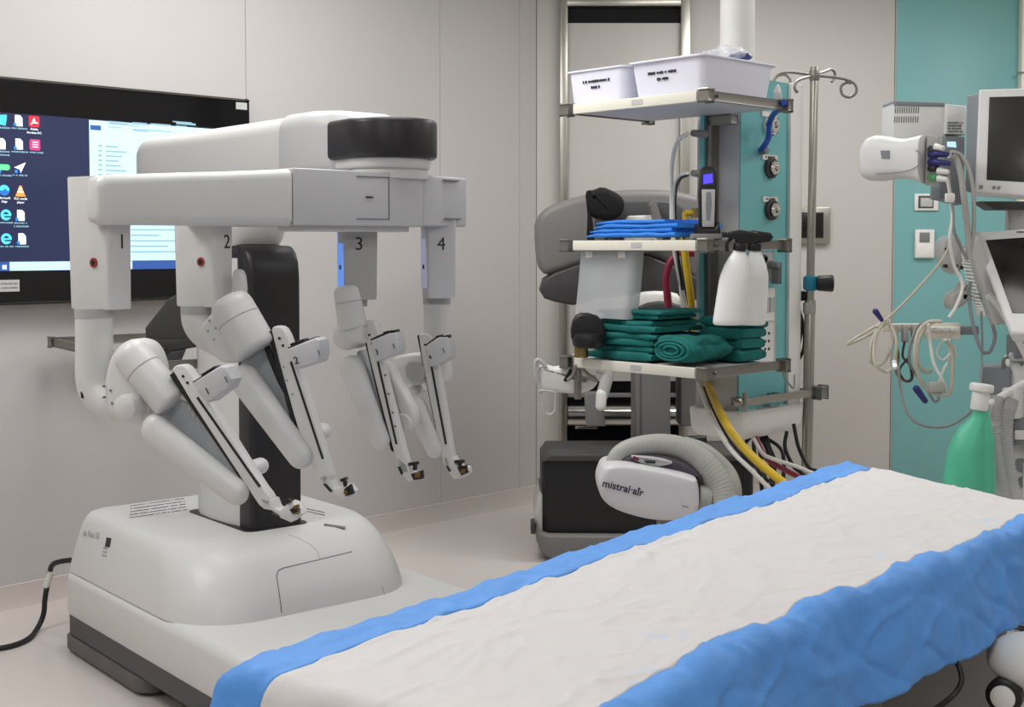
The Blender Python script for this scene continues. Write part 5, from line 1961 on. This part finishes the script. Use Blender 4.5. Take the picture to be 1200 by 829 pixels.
cse = MB().prism([A(x, y, 4.42) for x, y in [(1047, 122), (1109, 123), (1109, 170), (1046, 168)]], YV * .14, .008).obj('case', 'device_white', pr)
MB().prism([A(x, y, 4.415) for x, y in [(1049, 118), (1108, 120), (1109, 125), (1048, 124)]], YV * .15, .006).obj('top_band', 'device_grey', pr)
mb = MB()
for r_ in range(2):
    for k in range(11):
        x = 1049 + k * 2.7 - r_ * .8
        y = 125.5 + 11 * r_
        mb.prism([A(x, y, 4.419), A(x + 1.1, y, 4.419), A(x + .6, y + 7.2, 4.419), A(x - .5, y + 7.2, 4.419)], YV * .004)
mb.obj('vent_slots', 'print_soft', cse)
MB().prism([A(x, y, 4.40) for x, y in [(1109, 122), (1133, 124), (1132, 158), (1108, 157)]], YV * .14, .006).obj('module', 'device_white', pr)
MB().prism([A(x, y, 4.395) for x, y in [(1108, 160), (1131, 160), (1130, 240), (1100, 232)]], YV * .1, .006).obj('lower_module', 'device_grey', pr)
mb = MB()
for i in range(4):
    q = A(1119, 144 + i * 3.4, 4.398)
    dashes(mb, q, V((1, 0, 0)), ZU, .05, .007, 6)
mb.obj('module_label', 'print_soft', pr)
MB().prism([A(x, y, 4.393) for x, y in [(1110, 166), (1120, 166), (1121, 173), (1110, 172)]], YV * .003).obj('blue_sticker', 'window_white', pr)
# parameter module
pm_ = thing('parameter_module', 'white rounded patient module with cable sockets below the vented box', 'patient module', A(1055, 215, 4.24))
mc, mdv = A(1057, 186, 4.24), (A(1087, 188, 4.17) - A(1026, 184, 4.30)).normalized()
rings = []
for x, y0, y1, d in [(1019, 176, 204, 4.32), (1020.5, 168, 210, 4.32), (1024, 162, 212, 4.31), (1032, 159, 212.5, 4.295), (1045, 160.5, 210.5, 4.275), (1056, 163, 209.5, 4.255), (1068, 163, 210.5, 4.235), (1080, 160, 213, 4.21), (1088, 158, 216, 4.195)]:
    a, b = P(x, y0, d), P(x - 1.5, y1, d)
    c = (a + b) / 2
    hz = (a.z - b.z) / 2
    n = mdv.cross(ZU).normalized()
    rings.append([c + n * (w * 1.0) + ZU * (z * hz) for w, z in rrect(-.065, .065, -1, 1, .04, 5)] if 0 else [c + n * (.07 * math.copysign(abs(math.cos(t)) ** .6, math.cos(t))) + ZU * (hz * math.copysign(abs(math.sin(t)) ** .5, math.sin(t))) for t in [2 * math.pi * k / 28 for k in range(28)]])
MB().loft(rings).obj('case', 'device_white', pm_, 40)
n = mdv.cross(ZU).normalized()
if n.y > 0:
    n = -n
q = P(1035, 180, 4.30)
qb = [PP(x, y, q + n * .074, n) for x, y in [(1028, 176.5), (1042, 176.5), (1042, 186.5), (1028, 186)]]
MB().prism(qb, -n * .01).obj('brand_plate', 'device_grey', pm_)
MB().tube([PP(x, y, q + n * .0695, n) for x, y in [(1027, 204), (1045, 203), (1068, 199), (1079, 190), (1078, 180), (1073, 176)]], .0018, 6).obj('case_groove', 'device_grey', pm_)
face = []
a, b = P(1090, 156, 4.18), P(1086, 217, 4.18)
MB().prism([P(x, y, 4.17) for x, y in [(1086, 157), (1099, 160), (1096, 218), (1083, 216)]], mdv * .03 + YV * .05, .006).obj('socket_face', 'light_grey', pm_)
for i, (y, m) in enumerate([(175, 'dark_grey'), (181, 'plug_violet'), (190, 'plug_violet'), (197, 'print_dark'), (208, 'plug_green')]):
    MB().cyl(P(1090, y, 4.165), P(1098, y + .5, 4.13), .012, seg=14, bev=.002).obj('socket', m, pm_)
for i, (x0_, x1_, y, m) in enumerate([(1095, 1117, 180, 'plug_violet'), (1095, 1114, 190, 'plug_violet'), (1099, 1112, 200, 'hose_white'), (1099, 1111, 209, 'hose_white'), (1096, 1106, 172, 'hose_white')]):
    MB().cyl(P(x0_, y, 4.13), P(x1_, y + 2, 4.10), .011, .008, seg=14, bev=.002).obj('cable_plug', m, pm_)

# lower touch monitor
lm = thing('ventilator_screen', 'lower tilted grey monitor with black screen at the right edge', 'monitor', A(1190, 395, 4.1))
m2 = [(1183, 391, 4.02), (1139, 272, 4.30), (1262, 262, 4.12), (1306, 395, 3.84)]
slab('frame', m2, 0, 'device_white', lm, .06, .014)
slab('screen', [bl(m2, u, v) for u, v in ((.10, .20), (.10, .91), (.9, .91), (.9, .20))], .002, 'screen_black', lm, .006, .001, 0, m2)
MB().box(P(1197, 272, 4.17), .03, .006, .006, None, .001).obj('frame_mark', 'print_soft', lm)
MB().prism([A(x, y, 4.2) for x, y in [(1136, 290), (1150, 272), (1180, 380), (1168, 382)]], YV * .07, .01).obj('rear_shell', 'light_grey', lm)
MB().span((A(1192, 0, 4.25).x, 4.22, A(0, 420, 4.25).z), (A(1235, 0, 4.25).x, 4.30, A(0, 392, 4.25).z), .008).obj('mount', 'device_grey', lm)
# handset holders and coiled cord
t = thing('suction_holder', 'pale grey curved holder with coiled cord hanging left of the lower monitor', 'holder', A(1125, 365, 4.25))
MB().prism([A(x, y, 4.27) for x, y in [(1103, 284), (1110, 277), (1124, 276), (1130, 290), (1128, 320), (1116, 322), (1104, 306)]], YV * .08, .012, 3, 1).obj('holder_cup', 'light_grey', t)
MB().prism([A(x, y, 4.25) for x, y in [(1114, 345), (1126, 340), (1134, 328), (1140, 345), (1132, 358), (1118, 364), (1114, 360)]], YV * .08, .012, 3, 1).obj('lower_cup', 'hose_grey', t)
mb = MB()
for x, y in ((1110, 292), (1109, 312), (1121, 312), (1128, 314)):
    q = A(x, y, 4.262)
    mb.cyl(q, q + YV * .02, .006, seg=10)
mb.obj('cup_screw', 'print_dark', t)
ctr_ = catmull([A(1131, 292, 4.14), A(1133, 310, 4.14), A(1139, 335, 4.13), A(1147, 360, 4.12), A(1150, 370, 4.12)], 40)
pts = []
for i, p in enumerate(ctr_):
    a = i * .95
    pts.append(p + V((.011 * math.cos(a), .011 * math.sin(a), 0)))
MB().tube(pts, .0034, 6, 1, smooth=False).obj('coiled_cord', 'hose_white', t)

# breathing bag
bg = thing('breathing_bag', 'green rubber breathing bag hanging from a white connector at the right', 'breathing bag', A(1136, 590, AD - .22))
rings = []
for y, xl, xr in [(479, 1140, 1159), (487, 1139, 1159), (493, 1134, 1161), (501, 1125, 1162), (512, 1117, 1164), (530, 1110, 1165), (548, 1107, 1166), (566, 1105, 1166), (590, 1105, 1165), (612, 1110, 1160), (632, 1122, 1150), (640, 1130, 1142)]:
    a, b = A(xl, y, AD - .22), A(xr, y, AD - .22)
    c = (a + b) / 2
    r_ = (b.x - a.x) / 2
    rg_ = []
    for k in range(32):
        t_ = 2 * math.pi * k / 32
        g = 1 - (.22 * max(0, 1 - abs((t_ - 1.62 * math.pi)) / .35) if y > 490 else 0)
        g *= 1 + .03 * noise.noise(V((math.cos(t_) * 2, math.sin(t_) * 2, y * .03)))
        rg_.append(c + V((r_ * math.cos(t_) * g, r_ * .72 * math.sin(t_) * g, 0)))
    rings.append(rg_)
MB().loft(rings).obj('bag', 'bag_green', bg, 70)
c = A(1148, 480, AD - .22)
tp_, bt_ = A(1151, 450, AD - .22), A(1147, 479, AD - .22)
MB().cyl(bt_ - ZU * .005, bt_ + (tp_ - bt_) * .75, .027, seg=20, bev=.004).obj('connector', 'device_white', bg)
MB().cyl(bt_ + (tp_ - bt_) * .68, tp_, .037, seg=20, bev=.006).obj('connector_cap', 'device_white', bg)
MB().tube([A(1160, 474, AD - .2), A(1156, 490, AD - .2), A(1162, 500, AD - .2)], .012, 10).obj('side_tube', 'clear_pocket', bg)

# cable rack with looped leads
rk = thing('cable_rack', 'white rack bar holding looped patient leads before the teal wall', 'cable rack', A(1083, 398, 4.28))
MB().prism([A(x, y, 4.28) for x, y in [(1034, 380), (1126, 379), (1126, 387), (1034, 389)]], YV * .03, .004).obj('bar', 'shelf_white', rk)
MB().prism([A(x, y, 4.24) for x, y in [(1088, 384), (1126, 383), (1126, 398), (1088, 398)]], YV * .05, .006).obj('clip_block', 'shelf_white', rk)
for k in range(3):
    MB().box(A(1096 + 11 * k, 386, 4.235), .024, .03, .016, None, .005).obj('clip', 'off_white', rk)
for x in (1050, 1062, 1073):
    MB().prism([A(x - 3, 381, 4.25), A(x + 3, 381, 4.25), A(x + 3, 402, 4.25), A(x - 3, 402, 4.25)], YV * .03, .004).obj('lead_socket', 'hose_grey', rk)
MB().span((A(1120, 0, 4.31).x, 4.28, A(0, 392, 4.31).z), (A(1150, 0, 4.31).x, 4.31, A(0, 382, 4.31).z), .004).obj('rack_arm', 'device_grey', rk)


def lead(label, pts, r, m, d=4.2, name='patient_lead'):
    t = thing(name, label, 'cable', P(pts[-1][0], pts[-1][1], d), 'patient leads on the cable rack')
    MB().tube([P(x, y, d + .012 * math.sin(i * 1.7)) for i, (x, y) in enumerate(pts)], r, 8, 8).obj('cord', m, t)
    return t


lead('beige lead looped wide at the left end of the cable rack', [(1040, 378), (1030, 384), (1022, 400), (1020, 420), (1026, 428), (1036, 424), (1044, 408), (1046, 392), (1042, 380), (1036, 376), (1028, 384)], .0055, 'cable_beige', 4.22)
lead('second beige lead loop hanging lower at the left end of the rack', [(1036, 378), (1026, 396), (1024, 418), (1028, 430), (1038, 436), (1046, 430), (1050, 412), (1050, 396), (1044, 382)], .005, 'cable_beige', 4.19)
lead('long beige lead looped around the middle of the cable rack', [(1104, 377), (1088, 378), (1076, 390), (1072, 415), (1076, 440), (1086, 456), (1098, 462), (1112, 461), (1116, 440), (1115, 410), (1108, 398)], .0065, 'cable_beige', 4.18)
lead('inner beige lead loop in the middle of the cable rack', [(1100, 376), (1086, 382), (1076, 402), (1076, 425), (1084, 436), (1092, 434)], .006, 'cable_beige', 4.20)
lead('pale lead falling straight from the clips of the cable rack', [(1088, 380), (1090, 400), (1094, 425), (1104, 445), (1110, 461)], .0055, 'hose_white', 4.17)
lead('pale lead crossing from the right clip to the loop end', [(1112, 398), (1113, 420), (1106, 432), (1100, 450), (1094, 458)], .005, 'hose_white', 4.19)
lead('grey lead with a tight bow right of the rack clips', [(1106, 398), (1098, 412), (1104, 422), (1114, 414), (1117, 404), (1120, 420)], .004, 'hose_white', 4.2)
lead('grey lead hanging down beside the violet plug', [(1084, 377), (1074, 385), (1067, 405), (1066, 425), (1074, 440), (1084, 452), (1094, 470), (1100, 468), (1098, 462)], .0045, 'cable_grey', 4.22)
lead('dark green lead knotted below the middle sockets', [(1060, 400), (1058, 418), (1066, 428), (1068, 444), (1060, 446), (1054, 434), (1064, 420)], .004, 'dark_grey', 4.23)
lead('yellow green lead knotted low under the rack', [(1050, 402), (1053, 420), (1050, 436), (1058, 446), (1068, 446), (1070, 432)], .004, 'brass', 4.24)
lead('thin grey lead stretched left of the cable rack', [(1038, 380), (1020, 392), (994, 404), (1000, 398), (1030, 380), (1044, 370), (1070, 344), (1100, 310), (1112, 290)], .0045, 'cable_beige', 4.25)
lead('long grey tube drooping from the rack to the breathing bag', [(1053, 430), (1055, 455), (1061, 480), (1075, 496), (1095, 501), (1115, 498), (1134, 486), (1140, 478)], .0045, 'cable_grey', 4.12)
t = thing('clip_plug', 'violet clip sticking up at the left end of the cable rack', 'clip', A(1034, 378, 4.2))
MB().capsule(A(1026, 365, 4.2), A(1033, 375, 4.2), .010, .007).obj('clip_body', 'plug_violet', t)
t = thing('lead_plug', 'violet connector plug hanging lowest under the rack', 'plug', A(1084, 470, 4.17))
MB().capsule(A(1074, 456, 4.17), A(1084, 470, 4.17), .012, .009).obj('plug_body', 'plug_violet', t)
t = thing('oximeter_clip', 'small lit white sensor clip hanging under the left loops', 'sensor', A(1048, 432, 4.16))
MB().capsule(A(1048, 425, 4.16), A(1049, 431, 4.16), .009, .008).obj('clip_body', 'device_white', t)
MB().ball(A(1048.5, 428, 4.15), .006).obj('lamp', 'led_white', t)
t = thing('lead_connector', 'grey square lead connector at the bottom of the middle loop', 'connector', A(1097, 460, 4.16))
MB().box(A(1097, 454, 4.16), .05, .02, .035, None, .006).obj('housing', 'hose_grey', t)

# module leads falling from the patient module to the machine
for i, (pts, r, m, lb) in enumerate([
    ([(1112, 182), (1120, 186), (1126, 205), (1130, 235), (1134, 270), (1136, 300)], .010, 'hose_grey', 'thick grey lead falling from the patient module'),
    ([(1114, 178), (1126, 182), (1136, 200), (1141, 230), (1141, 270), (1138, 292)], .007, 'hose_grey', 'grey lead bowing right beside the upper monitor'),
    ([(1112, 206), (1114, 225), (1117, 250), (1118, 270), (1126, 290), (1134, 305)], .005, 'cable_grey', 'thin grey lead falling from the lowest module socket'),
    ([(1110, 210), (1114, 232), (1116, 255), (1113, 280), (1118, 310), (1128, 335), (1120, 360), (1112, 372)], .0055, 'hose_white', 'white lead swinging down past the grey holder'),
    ([(1137, 330), (1136, 350), (1140, 380), (1150, 410), (1160, 412), (1166, 395), (1163, 380)], .006, 'device_grey', 'dark grey lead looped below the coiled cord'),
    ([(1150, 365), (1151, 400), (1150, 440), (1148, 452)], .004, 'cable_grey', 'thin grey tube falling to the white bag connector')]):
    t = lead(lb, pts, r, m, 4.1, 'module_lead')
    t['group'] = 'leads of the patient module'
MB().box(P(1113, 232, 4.09), .03, .02, .03, None, .006).obj('lead_joint', 'off_white', pm_)

# ------------------------------------------------------------------ light
def area(name, loc, sx, sy, power, col=(1, .97, .93), rot=(0, 0, 0)):
    l = bpy.data.lights.new(name, 'AREA')
    l.shape = 'RECTANGLE'
    l.size, l.size_y = sx, sy
    l.energy = power
    l.color = col
    o = bpy.data.objects.new(name, l)
    COL.objects.link(o)
    o.location = loc
    o.rotation_euler = rot
    return o


for x, y, pw in [(-2.0, 2.7, 30), (-.75, 4.5, 32), (1.2, 5.4, 25), (2.9, 5.0, 26), (-.2, 3.3, 14), (2.6, 3.0, 14), (-3.2, .9, 15), (-.9, -.3, 32), (1.7, -.6, 28)]:
    area('ceiling_light', (x, y, CEIL - .02), 1.2, .6, pw, (1, .99, .982), rot=(0, 0, math.radians(45)))
w = bpy.data.worlds.new('world')
SC.world = w
w.use_nodes = True
w.node_tree.nodes['Background'].inputs[0].default_value = (.9, .92, 1, 1)
w.node_tree.nodes['Background'].inputs[1].default_value = .15
SC.view_settings.view_transform = 'Standard'
SC.view_settings.look = 'None'
SC.view_settings.gamma = 1
SC.view_settings.use_curve_mapping = False
SC.view_settings.exposure = 0.13
SC.cycles.max_bounces = 8
SC.cycles.use_denoising = True
